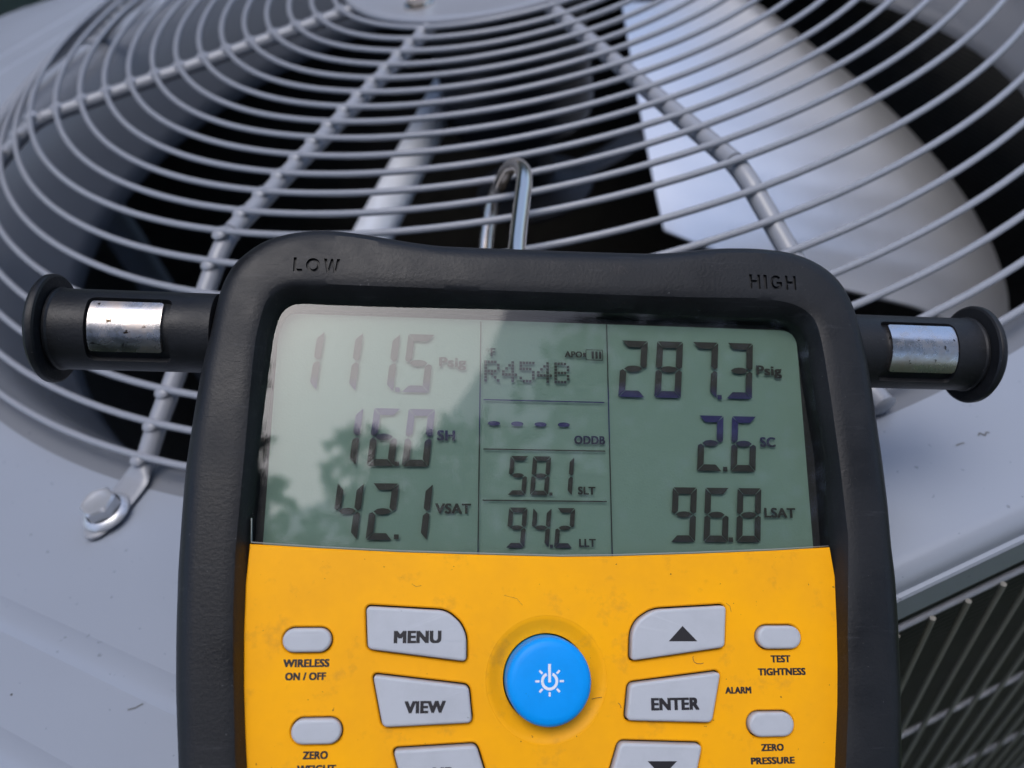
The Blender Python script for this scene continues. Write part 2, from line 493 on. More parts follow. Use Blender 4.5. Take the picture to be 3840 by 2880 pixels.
def lathe(profile, n=64, axis='z'):
    loops = []
    for r, z in profile:
        lp = []
        for i in range(n):
            a = 2 * math.pi * i / n
            if axis == 'z':
                lp.append((r * math.cos(a), r * math.sin(a), z))
            else:
                lp.append((z, r * math.cos(a), r * math.sin(a)))
        loops.append(lp)
    return loops

def smooth_path(pts, n):
    P = [Vector(p) for p in pts]
    P = [P[0] * 2 - P[1]] + P + [P[-1] * 2 - P[-2]]
    out = []
    segs = len(P) - 3
    for s in range(segs):
        a, b, c, d = P[s:s + 4]
        for k in range(n):
            t = k / n
            out.append(0.5 * ((2 * b) + (c - a) * t + (2 * a - 5 * b + 4 * c - d) * t * t + (3 * b - a - 3 * c + d) * t ** 3))
    out.append(P[-2].copy())
    return out

def sweep(path, rad, n=12, rad2=None, up=Vector((0, 0, 1))):
    """tube along a path; rad(t) in-plane half width, rad2(t) half height"""
    loops = []
    L = len(path)
    for i, p in enumerate(path):
        tg = (path[min(i + 1, L - 1)] - path[max(i - 1, 0)]).normalized()
        s = tg.cross(up)
        if s.length < 1e-6:
            s = tg.cross(Vector((1, 0, 0)))
        s.normalize()
        w = s.cross(tg).normalized()
        t = i / (L - 1)
        ra = rad(t) if callable(rad) else rad
        rb = (rad2(t) if callable(rad2) else rad2) if rad2 is not None else ra
        loops.append([p + s * ra * math.cos(2 * math.pi * k / n) + w * rb * math.sin(2 * math.pi * k / n) for k in range(n)])
    return loops

def empty(name, loc=(0, 0, 0), label=None, cat=None, group=None):
    o = bpy.data.objects.new(name, None)
    col.objects.link(o)
    o.location = loc
    o.empty_display_size = 0.02
    if label: o['label'] = label
    if cat: o['category'] = cat
    if group: o['group'] = group
    return o

def poly_ray(poly, c, ang):
    """farthest hit of a ray from c on a closed polyline"""
    dx, dy = math.cos(ang), math.sin(ang)
    best = None
    n = len(poly)
    for i in range(n):
        x1, y1 = poly[i][0] - c[0], poly[i][1] - c[1]
        x2, y2 = poly[(i + 1) % n][0] - c[0], poly[(i + 1) % n][1] - c[1]
        ex, ey = x2 - x1, y2 - y1
        den = dx * ey - dy * ex
        if abs(den) < 1e-12:
            continue
        t = (x1 * ey - y1 * ex) / den
        s = (x1 * dy - y1 * dx) / den
        if t > 0 and -1e-9 <= s <= 1 + 1e-9:
            if best is None or t > best:
                best = t
    return best

def curve_poly(name, splines, extrude, bevel, res=3):
    """filled 2D outline with holes, extruded and bevelled; returns a mesh (z centred on 0)"""
    cu = bpy.data.curves.new(name, 'CURVE')
    cu.dimensions = '2D'
    cu.fill_mode = 'BOTH'
    cu.extrude = extrude
    cu.bevel_depth = bevel
    cu.bevel_resolution = res
    cu.offset = -bevel
    for pts in splines:
        sp = cu.splines.new('POLY')
        sp.points.add(len(pts) - 1)
        for i, p in enumerate(pts):
            sp.points[i].co = (p[0], p[1], 0, 1)
        sp.use_cyclic_u = True
    o = bpy.data.objects.new(name, cu)
    col.objects.link(o)
    dg = bpy.context.evaluated_depsgraph_get()
    me = bpy.data.meshes.new_from_object(o.evaluated_get(dg))
    bpy.data.objects.remove(o)
    bpy.data.curves.remove(cu)
    me.materials.clear()
    bm = bmesh.new()
    bm.from_mesh(me)
    bmesh.ops.remove_doubles(bm, verts=bm.verts, dist=1e-7)
    bmesh.ops.recalc_face_normals(bm, faces=bm.faces)
    bm.to_mesh(me)
    bm.free()
    me.shade_smooth()
    auto_smooth(me, 35)
    bm = bmesh.new()
    bm.from_mesh(me)
    for e in bm.edges:
        fl = [abs(f.normal.z) > 0.9995 for f in e.link_faces]
        if len(fl) == 2 and fl[0] != fl[1]:
            e.smooth = False
    bm.to_mesh(me)
    bm.free()
    return me

def raw_text(txt, bold, extrude=0.0, spacing=1.0):
    cu = bpy.data.curves.new('txt', 'FONT')
    cu.body = txt
    cu.size = 1.0
    cu.offset = bold
    cu.extrude = extrude
    cu.resolution_u = 4
    cu.space_character = spacing
    o = bpy.data.objects.new('txt', cu)
    col.objects.link(o)
    dg = bpy.context.evaluated_depsgraph_get()
    me = bpy.data.meshes.new_from_object(o.evaluated_get(dg))
    bpy.data.objects.remove(o)
    bpy.data.curves.remove(cu)
    me.materials.clear()
    return me

_cap = {}
def text_mesh(txt, cx, base, width, cap, z, bold=0.03, extrude=0.0, spacing=1.06):
    """lettering fitted to a width and a cap height; weight is built up from shifted copies"""
    if 'H' not in _cap:
        h = raw_text('H', 0.0)
        _cap['H'] = (min(v.co.y for v in h.vertices), max(v.co.y for v in h.vertices))
        bpy.data.meshes.remove(h)
    y0, y1 = _cap['H']
    me = raw_text(txt, 0.0, extrude, spacing)
    xs = [v.co.x for v in me.vertices]
    a, b = min(xs), max(xs)
    wy = bold * 0.55
    sx, sy = width / (b - a + 2 * bold), cap / (y1 - y0 + 2 * wy)
    src = [(v.co.x, v.co.y, v.co.z) for v in me.vertices]
    fcs = [tuple(p.vertices) for p in me.polygons]
    bpy.data.meshes.remove(me)
    sh = [(-1, -1), (-1, 1), (1, -1), (1, 1), (0, 0), (-1, 0), (1, 0), (-0.5, 0), (0.5, 0)] if bold > 0 else [(0, 0)]
    V, Fc = [], []
    for k, (dx, dy) in enumerate(sh):
        o = len(V)
        for x, y, zz in src:
            V.append((cx + (x + dx * bold - (a + b) / 2) * sx, base + (y + dy * wy - y0 + wy) * sy, z + zz + (0.003 * k if extrude == 0 else 0)))
        Fc += [tuple(i + o for i in f) for f in fcs]
    m2 = bpy.data.meshes.new('lettering')
    m2.from_pydata(V, [], Fc)
    m2.update()
    return m2

def round_poly(pts, rads, n=6):
    """rounded corners on a polygon; rads one value or per corner"""
    out = []
    L = len(pts)
    for i in range(L):
        p = Vector(pts[i][:2])
        a = (Vector(pts[i - 1][:2]) - p)
        b = (Vector(pts[(i + 1) % L][:2]) - p)
        r = rads if not isinstance(rads, (list, tuple)) else rads[i]
        la, lb = a.length, b.length
        d = min(r, la * 0.48, lb * 0.48)
        p1, p2 = p + a.normalized() * d, p + b.normalized() * d
        for k in range(n + 1):
            t = k / n
            out.append(tuple(p1 * (1 - t) ** 2 + p * 2 * t * (1 - t) + p2 * t * t))
    return out

def grow(poly, d):
    """offset a convex-ish polygon outwards by d"""
    n = len(poly)
    area = sum(poly[i][0] * poly[(i + 1) % n][1] - poly[(i + 1) % n][0] * poly[i][1] for i in range(n))
    s = 1 if area > 0 else -1
    out = []
    for i in range(n):
        a, b = Vector(poly[i - 1]), Vector(poly[(i + 1) % n])
        t = (b - a)
        if t.length < 1e-9:
            t = Vector((1, 0))
        t.normalize()
        out.append((poly[i][0] + s * t.y * d, poly[i][1] - s * t.x * d))
    return out

def copy_child(o, parent, rotz=None):
    c = o.copy()
    col.objects.link(c)
    c.parent = parent
    return c

rnd = random.Random(7)

# ================================================================== ground
GZ = -0.80
me = bpy.data.meshes.new('ground')
g = []
NG = 40
def gco(i):
    t = i / NG * 2 - 1
    return 150 * math.copysign(abs(t) ** 2.2, t)
for j in range(NG + 1):
    for i in range(NG + 1):
        g.append((gco(i), gco(j), GZ))
me.from_pydata(g, [], [(j * (NG + 1) + i, j * (NG + 1) + i + 1, (j + 1) * (NG + 1) + i + 1, (j + 1) * (NG + 1) + i) for j in range(NG) for i in range(NG)])
ground = link_obj('ground', me, M['grass'])
ground['kind'] = 'structure'

# ================================================================== condenser unit
TH = math.radians(16.7)                    # the cabinet is turned against the camera axis
HALF = 30.4                                # half width of the square top
CHAMF = 40.6                               # centre to chamfered corner
PAD_Z = GZ + 0.05
unit = empty('condenser_unit', (0, 0, PAD_Z), 'grey painted outdoor air conditioner unit with round fan opening under the gauge', 'air conditioner')
def upart(name, verts, faces, mat, deg=40, parent=None):
    o = link_obj(name, mesh_from([(v[0] * U, v[1] * U, v[2] * U - (PAD_Z if parent is None else 0)) for v in verts], faces, name, deg), mat, parent or unit)
    return o

def octa(half, ch):
    k = ch * math.sqrt(2) - half
    pts = [(half, -k), (half, k), (k, half), (-k, half), (-half, k), (-half, -k), (-k, -half), (k, -half)]
    c, s = math.cos(TH), math.sin(TH)
    return [(x * c - y * s, x * s + y * c) for x, y in pts]

NA = 720
base_oct = round_poly(octa(HALF, CHAMF), 2.2, 5)
rad_o = [poly_ray(base_oct, (0, 0), 2 * math.pi * i / NA) for i in range(NA)]
def oct_loop(inset, z):
    return [((r - inset) * math.cos(2 * math.pi * i / NA), (r - inset) * math.sin(2 * math.pi * i / NA), z) for i, r in enumerate(rad_o)]
def circ_loop(r, z):
    return [(r * math.cos(2 * math.pi * i / NA), r * math.sin(2 * math.pi * i / NA), z) for i in range(NA)]
def blend_loop(t, r0, inset, z):
    a, b = circ_loop(r0, z), oct_loop(inset, z)
    return [tuple(a[i][k] * (1 - t) + b[i][k] * t for k in range(3)) for i in range(NA)]
loops = [circ_loop(26.70, 0.0), blend_loop(0.3, 26.70, 0.62, 0), blend_loop(0.7, 26.70, 0.62, 0), oct_loop(0.62, 0.0)]
for k in range(1, 7):
    a = math.radians(90 * k / 6)
    loops.append(oct_loop(0.62 - 0.50 * math.sin(a), -0.50 * (1 - math.cos(a))))
loops += [oct_loop(0.04, -0.52), oct_loop(0.0, -0.58), oct_loop(0.0, -1.55), oct_loop(0.14, -1.55), oct_loop(0.14, -0.8)]
V, Fc = loft(loops)
top_panel = upart('top_panel', V, Fc, M['paint'], 28)

# stamped ribs crossing the corners of the top panel
def rib(diag_ang, dist, length, width=0.40, hgt=0.065):
    a = math.radians(diag_ang) + TH
    nx, ny = math.cos(a), math.sin(a)
    tx, ty = -ny, nx
    prof = [(-width, -0.02), (-width * 0.72, hgt * 0.35), (-width * 0.35, hgt * 0.9), (0, hgt), (width * 0.35, hgt * 0.9), (width * 0.72, hgt * 0.35), (width, -0.02)]
    loops = []
    for k in range(25):
        t = (k / 24) * 2 - 1
        e = math.sqrt(max(0.0, 1 - max(0, (abs(t) - 0.94) / 0.06) ** 2))
        loops.append([(nx * (dist + p * (0.25 + 0.75 * e)) + tx * t * length, ny * (dist + p * (0.25 + 0.75 * e)) + ty * t * length, max(-0.02, h * e)) for p, h in prof])
    n = len(prof)
    V, Fc = [], []
    for lp in loops: V += lp
    for k in range(24):
        for i in range(n - 1):
            Fc.append((k * n + i, k * n + i + 1, (k + 1) * n + i + 1, (k + 1) * n + i))
    return V, Fc
for q in range(4):
    for dist, ln in ((30.8, 7.6), (33.1, 5.6)):
        V, Fc = rib(45 + 90 * q, dist, ln)
        o = link_obj('rib', mesh_from([(v[0] * U, v[1] * U, v[2] * U - PAD_Z) for v in V], Fc, 'rib', 60), M['paint'], top_panel)

# scuffs and dirt lying on the panel
def strokes(lines, z, half):
    V, Fc = [], []
    for pts in lines:
        for (x0, y0), (x1, y1) in zip(pts, pts[1:]):
            d = math.hypot(x1 - x0, y1 - y0) or 1
            ox, oy = -(y1 - y0) / d * half, (x1 - x0) / d * half
            o = len(V)
            V += [(x0 + ox, y0 + oy, z), (x0 - ox, y0 - oy, z), (x1 - ox, y1 - oy, z), (x1 + ox, y1 + oy, z)]
            Fc.append((o, o + 1, o + 2, o + 3))
    return V, Fc
def mark(name, V, Fc, mat, parent, k):
    me = bpy.data.meshes.new(name)
    me.from_pydata([(x * k, y * k, z * k) for x, y, z in V], [], Fc)
    return link_obj(name, me, mat, parent, smooth=False)
M['scuff'] = new_mat('grey_scuff', (0.12, 0.125, 0.13), 0.6)
M['soil'] = new_mat('soil_speck', (0.05, 0.045, 0.04), 0.9)
for lines in ([[(8.84, -26.69), (8.90, -26.62), (8.97, -26.72), (9.04, -26.63), (9.10, -26.66)]], [[(8.27, -26.86), (8.36, -26.83), (8.47, -26.82)]], [[(-10.35, -30.12), (-10.18, -30.10), (-10.10, -30.06), (-10.03, -30.04)]]):
    V, Fc = strokes(lines, 0.012, 0.018)
    o = mark('scuff_mark', V, Fc, M['scuff'], top_panel, U)
    o.location = (0, 0, -PAD_Z)
V, Fc = [], []
rs_ = random.Random(12)
while len(Fc) < 240:
    a, d = rs_.uniform(0, 2 * math.pi), rs_.uniform(27.2, 39)
    x, y = d * math.cos(a), d * math.sin(a)
    if d > poly_ray(base_oct, (0, 0), a) - 0.8:
        continue
    sz = rs_.choice((0.02, 0.025, 0.03, 0.03, 0.045, 0.06)) * rs_.uniform(0.7, 1.2)
    o = len(V)
    n = 6
    V += [(x + sz * rs_.uniform(0.5, 1.2) * math.cos(2 * math.pi * i / n), y + sz * rs_.uniform(0.5, 1.2) * math.sin(2 * math.pi * i / n), 0.010) for i in range(n)] + [(x, y, 0.010 + sz * 0.5)]
    Fc += [(o + i, o + (i + 1) % n, o + n) for i in range(n)]
o = mark('dirt_specks', V, Fc, M['soil'], top_panel, U)
o.location = (0, 0, -PAD_Z)
o['kind'] = 'stuff'

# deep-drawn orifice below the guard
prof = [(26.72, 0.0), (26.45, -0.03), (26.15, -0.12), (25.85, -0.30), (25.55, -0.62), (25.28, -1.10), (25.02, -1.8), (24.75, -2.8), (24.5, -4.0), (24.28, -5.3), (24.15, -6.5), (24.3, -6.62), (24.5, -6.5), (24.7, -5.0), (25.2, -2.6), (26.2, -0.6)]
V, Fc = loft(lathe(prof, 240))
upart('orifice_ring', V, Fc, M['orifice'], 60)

# coil block, posts, base pan
def box(x0, x1, y0, y1, z0, z1):
    c, s = math.cos(TH), math.sin(TH)
    P = [(x, y, z) for z in (z0, z1) for x, y in ((x0, y0), (x1, y0), (x1, y1), (x0, y1))]
    return [(x * c - y * s, x * s + y * c, z) for x, y, z in P], [(0, 3, 2, 1), (4, 5, 6, 7), (0, 1, 5, 4), (1, 2, 6, 5), (2, 3, 7, 6), (3, 0, 4, 7)]
ZB = (PAD_Z / U) + 3.0
kk = CHAMF * math.sqrt(2) - HALF
for q, (x0, x1, y0, y1) in enumerate(((-kk + 1, kk - 1, -HALF + 0.7, -HALF + 2.2), (-kk + 1, kk - 1, HALF - 2.2, HALF - 0.7), (-HALF + 0.7, -HALF + 2.2, -kk + 1, kk - 1), (HALF - 2.2, HALF - 0.7, -kk + 1, kk - 1))):
    V, Fc = box(x0, x1, y0, y1, ZB, -1.0)
    upart('coil_panel', V, Fc, M['fins'])
for q in range(4):
    a = math.radians(45 + 90 * q) + TH
    d0, d1 = CHAMF - 0.5, CHAMF - 0.25
    w = (HALF - kk) / math.sqrt(2) + 0.8
    nx, ny, tx, ty = math.cos(a), math.sin(a), -math.sin(a), math.cos(a)
    P = [(nx * dd + tx * t, ny * dd + ty * t, z) for z in (ZB, -0.9) for dd, t in ((d0 - 0.2, -w), (d0 + 0.2, -w), (d0 + 0.2, w), (d0 - 0.2, w))]
    upart('corner_post', P, [(0, 3, 2, 1), (4, 5, 6, 7), (0, 1, 5, 4), (1, 2, 6, 5), (2, 3, 7, 6), (3, 0, 4, 7)], M['paint'])
V, Fc = loft([oct_loop(0.2, PAD_Z / U), oct_loop(0.2, ZB), oct_loop(1.6, ZB), oct_loop(1.6, PAD_Z / U + 1.2)], False, True)
upart('base_pan', V, Fc, M['black_metal'])

# coil guard grid on the front face: every wire its own part
c_, s_ = math.cos(TH), math.sin(TH)
def face_pt(t, d, z):
    return Vector((t * c_ + d * s_, t * s_ - d * c_, z))
hw_mesh = None
for z in (-2.35, -11.5, -20.3, -28.6, -37.4, -46.2, -54.0):
    path = [face_pt(-21 + 42 * i / 12, 30.30, z) for i in range(13)]
    V, Fc = loft(sweep(path, 0.085, 8), True, True)
    upart('guard_wire', V, Fc, M['guard'], 50)
path = [face_pt(0, 30.46, -2.22 + (ZB + 1.0 + 2.22) * i / 10) for i in range(11)]
V, Fc = loft(sweep(path, 0.066, 8, up=Vector((1, 0.1, 0))), True, True)
first = None
for i in range(46):
    if first is None:
        first = upart('guard_wire', V, Fc, M['coil_guard'], 50)
        o = first
    else:
        o = copy_child(first, unit)
    t = -20.43 + 0.93 * i - 0.02
    o.location = (t * c_ * U, t * s_ * U, 0)

# motor and its flexible conduit
V, Fc = loft(lathe([(0.0, 2.9), (2.9, 2.9), (3.5, 2.6), (3.7, 2.0), (3.7, -3.4), (3.5, -4.0), (2.8, -4.3), (1.2, -4.4), (1.2, -5.2), (0.0, -5.2)], 64))
upart('motor', V, Fc, M['black_metal'], 35)
pth = [Vector((-3.3, 3.5, -3.0)), Vector((-3.42, 3.1, -3.0)), Vector((-6.98, -9.65, -3.0)), Vector((-9.6, -19.0, -3.1)), Vector((-10.6, -22.4, -3.2))]
pp = []
for a, b, n in ((pth[0], pth[1], 3), (pth[1], pth[2], 110), (pth[2], pth[3], 80), (pth[3], pth[4], 26)):
    for k in range(n):
        pp.append(a.lerp(b, k / n))
pp.append(pth[-1])
cnt = [0]
loops = sweep(pp, 1.0, 20)
loops2 = []
for i, lp in enumerate(loops):
    r = 0.79 + 0.035 * math.cos(i * math.pi)
    loops2.append([pp[i] + (v - pp[i]) * r for v in lp])
V, Fc = loft(loops2, True, True)
upart('conduit', V, Fc, M['galv'], 60)

# ================================================================== fan guard
guard = empty('fan_guard', (0, 0, 0), 'round grey wire fan guard with concentric rings and radial spokes', 'fan guard')
WR = 0.099
def gobj(name, V, Fc, mat, deg=50, parent=None):
    return link_obj(name, mesh_from([tuple(Vector(v) * U) for v in V], Fc, name, deg), mat, parent or guard)
for k, (r, z) in enumerate(RING):
    n = 200
    loops = []
    for i in range(n):
        a = 2 * math.pi * i / n
        wob = 0.012 * math.sin(3 * a + k) + 0.008 * math.sin(7 * a + 2 * k)
        loops.append([((r + WR * math.cos(2 * math.pi * j / 10)) * math.cos(a), (r + WR * math.cos(2 * math.pi * j / 10)) * math.sin(a), z + wob + WR * math.sin(2 * math.pi * j / 10)) for j in range(10)])
    loops.append(loops[0])
    V, Fc = loft(loops)
    bmv = [tuple(Vector(v) * U) for v in V]
    me = bpy.data.meshes.new('ring')
    me.from_pydata(bmv, [], Fc)
    b = bmesh.new(); b.from_mesh(me); bmesh.ops.remove_doubles(b, verts=b.verts, dist=1e-7); bmesh.ops.recalc_face_normals(b, faces=b.faces); b.to_mesh(me); b.free()
    me.shade_smooth()
    link_obj('ring', me, M['guard'], guard)
SR = 0.268
zoff = -(SR + WR) + 0.07
R14, Z14 = RING[13]
R21, Z21 = RING[20]
slope = math.atan2(Z14 - Z21, R21 - R14)
prof_pts = [(5.2, Z14 + zoff), (12.0, Z14 + zoff), (R14 - 1.2, Z14 + zoff), (R14 - 0.35, Z14 + zoff - 0.02), (R14 + 0.25, Z14 + zoff - 0.17),
            (R14 + 1.0, Z14 + zoff - 0.52), (23.6, 1.93 + zoff * 1.05), (25.4, 1.02 + zoff * 1.05), (26.1, 0.60 + zoff), (26.45, 0.22), (26.8, 0.15), (27.5, 0.13), (28.2, 0.13), (28.5, 0.12)]
path = smooth_path([(r, 0, z) for r, z in prof_pts], 6)
def s_w(t, i=[0]):
    return SR
loops = []
L = len(path)
for i, p in enumerate(path):
    tg = (path[min(i + 1, L - 1)] - path[max(i - 1, 0)]).normalized()
    s = Vector((0, 1, 0))
    w = s.cross(tg).normalized() * -1
    f = min(1, max(0, (p.x - 26.15) / 0.5))
    f = f * f * (3 - 2 * f)
    ra = SR * (1 - f) + 0.46 * f
    rb = SR * (1 - f) + 0.085 * f
    if p.x > 27.75:
        ra *= math.sqrt(max(0.02, 1 - ((p.x - 27.75) / 0.76) ** 2))
    loops.append([p + s * ra * math.cos(2 * math.pi * k / 14) + w * rb * math.sin(2 * math.pi * k / 14) for k in range(14)])
V, Fc = loft(loops, True, True)
def add_blob(V, Fc, c, rx, ry, rz):
    o = len(V)
    nu, nv_ = 10, 6
    for a in range(nv_ + 1):
        th = math.pi * a / nv_
        for b in range(nu):
            ph = 2 * math.pi * b / nu
            V.append((c[0] + rx * math.sin(th) * math.cos(ph), c[1] + ry * math.sin(th) * math.sin(ph), c[2] + rz * math.cos(th)))
    for a in range(nv_):
        for b in range(nu):
            Fc.append((o + a * nu + b, o + a * nu + (b + 1) % nu, o + (a + 1) * nu + (b + 1) % nu, o + (a + 1) * nu + b))
for r_, z_ in RING:
    add_blob(V, Fc, (r_, 0, z_ - 0.085), 0.29, 0.27, 0.15)
spoke_me = mesh_from([tuple(Vector(v) * U) for v in V], Fc, 'spoke', 50)
# one spoke ends as a bare rounded stub on the panel
stub_pts = [q for q in prof_pts if q[0] < 25.0] + [(25.6, 0.62), (26.15, 0.42), (26.5, 0.36), (26.72, 0.34)]
spath = smooth_path([(r, 0, z) for r, z in stub_pts], 6)
V, Fc = loft(sweep(spath, lambda t: SR * (1.0 if t < 0.965 else 1.12 * math.sqrt(max(0.05, 1 - ((t - 0.965) / 0.036) ** 2))), 14, up=Vector((0, 1, 0))), True, True)
stub_me = mesh_from([tuple(Vector(v) * U) for v in V], Fc, 'spoke', 50)
# flanged hex bolt
bl = lathe([(0.0, 0.0), (0.60, 0.0), (0.61, 0.05), (0.58, 0.10), (0.48, 0.16), (0.46, 0.17)], 36)
V, Fc = loft(bl)
nb = len(V)
def hexr(a, R):
    a = (a % (math.pi / 3)) - math.pi / 6
    return R * math.cos(math.pi / 6) / math.cos(a)
hx = []
for z, R in ((0.15, 0.47), (0.46, 0.47), (0.52, 0.43), (0.525, 0.36), (0.50, 0.29)):
    hx.append([(min(hexr(2 * math.pi * i / 36, R), R * 0.985 if z < 0.5 else R * 0.9) * math.cos(2 * math.pi * i / 36), min(hexr(2 * math.pi * i / 36, R), R * 0.985 if z < 0.5 else R * 0.9) * math.sin(2 * math.pi * i / 36), z) for i in range(36)])
V2, F2 = loft(hx, False, True)
V += V2
Fc += [tuple(i + nb for i in f) for f in F2]
bolt_me = mesh_from([tuple(Vector(v) * U) for v in V], Fc, 'bolt', 30)
angs = list(SPOKE_ANG)
step = (360 - (angs[2] - angs[0])) / 6
angs += [angs[2] + step * k for k in range(1, 6)]
for k, a in enumerate(angs):
    sp = link_obj('spoke', stub_me if k == 2 else spoke_me, M['guard'], guard)
    sp.rotation_euler = (0, 0, math.radians(a))
    if k == 2:
        continue
    bo = link_obj('bolt', bolt_me, M['zinc'], sp)
    bo.location = (27.72 * U, 0, 0.20 * U)
    bo.rotation_euler = (0, 0, rnd.uniform(0, 1))
HP = Z14 + zoff + SR
V, Fc = loft(lathe([(0.0, HP + 0.12), (2.0, HP + 0.12), (2.3, HP + 0.10), (6.2, HP + 0.06), (6.55, HP + 0.16), (6.78, HP + 0.12), (6.84, HP + 0.02), (6.8, HP - 0.12), (6.5, HP - 0.05), (0.0, HP - 0.02)], 120))
plate = gobj('hub_plate', V, Fc, M['guard'], 40)
hx = []
for z, R in ((0.0, 0.62), (0.07, 0.62), (0.08, 0.46), (0.42, 0.46), (0.48, 0.38), (0.46, 0.2), (0.75, 0.2), (0.8, 0.15)):
    hx.append([((hexr(2 * math.pi * i / 36, R) if 0.36 < R < 0.5 else R) * math.cos(2 * math.pi * i / 36), (hexr(2 * math.pi * i / 36, R) if 0.36 < R < 0.5 else R) * math.sin(2 * math.pi * i / 36), z) for i in range(36)])
V, Fc = loft(hx, True, True)
nut_me = mesh_from([tuple(Vector(v) * U) for v in V], Fc, 'nut', 30)
for k in range(4):
    a = math.radians(232 + 90 * k)
    o = link_obj('nut', nut_me, M['steel'], plate)
    o.location = (5.35 * U * math.cos(a), 5.35 * U * math.sin(a), (HP + 0.07) * U)

# ================================================================== fan
fan = empty('fan', (0, 0, -6 * U), 'bare aluminium fan with a broad cupped blade below the wire guard', 'fan')
def interp(tab, x):
    for (x0, y0), (x1, y1) in zip(tab, tab[1:]):
        if x <= x1:
            t = (x - x0) / (x1 - x0)
            t = max(0, t)
            return y0 + (y1 - y0) * t
    return tab[-1][1]
def blade_mesh():
    ns, nv = 24, 48
    tipz = [(-44, -8.0), (-37, -9.6), (-30, -10.8), (-20, -11.7), (-10, -12.1), (0, -11.9), (10, -11.4), (22, -10.2), (33, -8.8), (43, -6.9), (48, -5.9)]
    top, bot = [], []
    A, D = Vector((6.3, -3.6, -10.0)), Vector((7.1, 11.5, -4.0))
    for j in range(nv + 1):
        v = j / nv
        I = A.lerp(D, v)
        I.z -= 1.3 * 4 * v * (1 - v) * 0.6
        azd = -44 + 92 * v
        az = math.radians(azd)
        e = max(0, (abs(v - 0.5) - 0.42) / 0.08)
        tip = 23.5 - 0.9 * e * e
        T = Vector((tip * math.cos(az), tip * math.sin(az), interp(tipz, azd)))
        for i in range(ns + 1):
            s = i / ns
            p = I.lerp(T, s)
            p.z -= 0.5 * 4 * s * (1 - s)
            if s > 0.80:
                p.z -= 1.1 * ((s - 0.80) / 0.20) ** 2
            top.append((p.x, p.y, p.z + 6))
            bot.append((p.x, p.y, p.z + 6 - 0.12))
    n = ns + 1
    V = top + bot
    o = len(top)
    Fc = []
    for j in range(nv):
        for i in range(ns):
            a, b, c, d = j * n + i, j * n + i + 1, (j + 1) * n + i + 1, (j + 1) * n + i
            Fc += [(a, b, c, d), (o + d, o + c, o + b, o + a)]
    rim = [i for i in range(ns + 1)] + [j * n + ns for j in range(1, nv + 1)] + [nv * n + i for i in range(ns - 1, -1, -1)] + [j * n for j in range(nv - 1, 0, -1)]
    for k in range(len(rim)):
        a, b = rim[k], rim[(k + 1) % len(rim)]
        Fc.append((a, o + a, o + b, b))
    return mesh_from([tuple(Vector(v) * U) for v in V], Fc, 'blade', 50)
bm_ = blade_mesh()
for k in range(1):
    o = link_obj('blade', bm_, M['alu'], fan)
    o.rotation_euler = (0, 0, math.radians((0, 264)[k]))
V, Fc = loft(lathe([(0.0, 0.7), (1.1, 0.7), (1.3, 0.4), (1.3, -1.4), (2.4, -1.9), (3.2, -2.2), (3.2, -2.4), (2.0, -2.4), (0, -2.4)], 48))
link_obj('hub', mesh_from([tuple(Vector(v) * U) for v in V], Fc, 'hub', 35), M['black_metal'], fan)

arm_path = smooth_path([(2.0, 0.5, -2.2), (4.6, 2.0, -2.3), (7.4, 4.2, -2.6), (12.0, 5.0, -4.4)], 6)
V, Fc = loft(sweep(arm_path, 0.9, 10, 0.12), True, True)
arm_me = mesh_from([tuple(Vector(v) * U) for v in V], Fc, 'blade_arm', 40)
for k in range(1):
    o = link_obj('blade_arm', arm_me, M['black_metal'], fan)
    o.rotation_euler = (0, 0, math.radians((0, 264)[k]))

# ================================================================== digital gauge
gauge = empty('digital_manifold_gauge', (0, 0, 0), 'yellow and black handheld digital gauge with LCD readings resting on the fan guard', 'gauge')
gauge.matrix_world = Matrix(((DEV_M[0][0], DEV_M[0][1], DEV_M[0][2], DEV_P[0]), (DEV_M[1][0], DEV_M[1][1], DEV_M[1][2], DEV_P[1]),
                             (DEV_M[2][0], DEV_M[2][1], DEV_M[2][2], DEV_P[2]), (0, 0, 0, 1)))
MM = 0.001
def part(name, me, mat, parent=None, scale=True):
    if scale:
        for v in me.vertices:
            v.co *= MM
    me.update()
    return link_obj(name, me, mat, parent or gauge, smooth=False)
def dmesh(V, Fc, name, deg=40):
    return mesh_from(V, Fc, name, deg)

# --- rubber body: polar loops round one centre
CEN = (7.9, -62.0)
outer = list(reversed(OUT)) + OUTR[1:] + [(79.0, -118), (75.5, -134), (68, -150), (54, -160), (30, -165), (8, -166), (-14, -165), (-38, -160), (-52, -150), (-59.5, -134), (-62.0, -118)]
crease = list(reversed(CRE)) + CRER[1:] + [(64.0, -116), (60.5, -132), (54, -145), (42, -152), (25, -156), (8, -157), (-9, -156), (-26, -152), (-38, -145), (-45.0, -132), (-49.0, -116)]
window = list(reversed(WIN)) + WINR[1:] + [(63.0, -116), (58.5, -130), (51, -142), (40, -148), (24, -152), (8, -153), (-8, -152), (-24, -148), (-35, -142), (-43, -130), (-47.6, -116)]
NB = 540
def polar(poly, sm):
    r = [poly_ray(poly, CEN, 2 * math.pi * i / NB) for i in range(NB)]
    for _ in range(sm):
        r = [(r[i - 1] + 2 * r[i] + r[(i + 1) % NB]) / 4 for i in range(NB)]
    return r
ro, rc, rw = polar(outer, 6), polar(crease, 5), polar(window, 2)
rc = [max(rc[i], rw[i] + 0.7) for i in range(NB)]
def ploop(r, z, f=1.0):
    return [(CEN[0] + r[i] * f * math.cos(2 * math.pi * i / NB), CEN[1] + r[i] * f * math.sin(2 * math.pi * i / NB), z) for i in range(NB)]
def lerp(a, b, t):
    return [a[i] * (1 - t) + b[i] * t for i in range(NB)]
def inset(r, d):
    return [x - d for x in r]
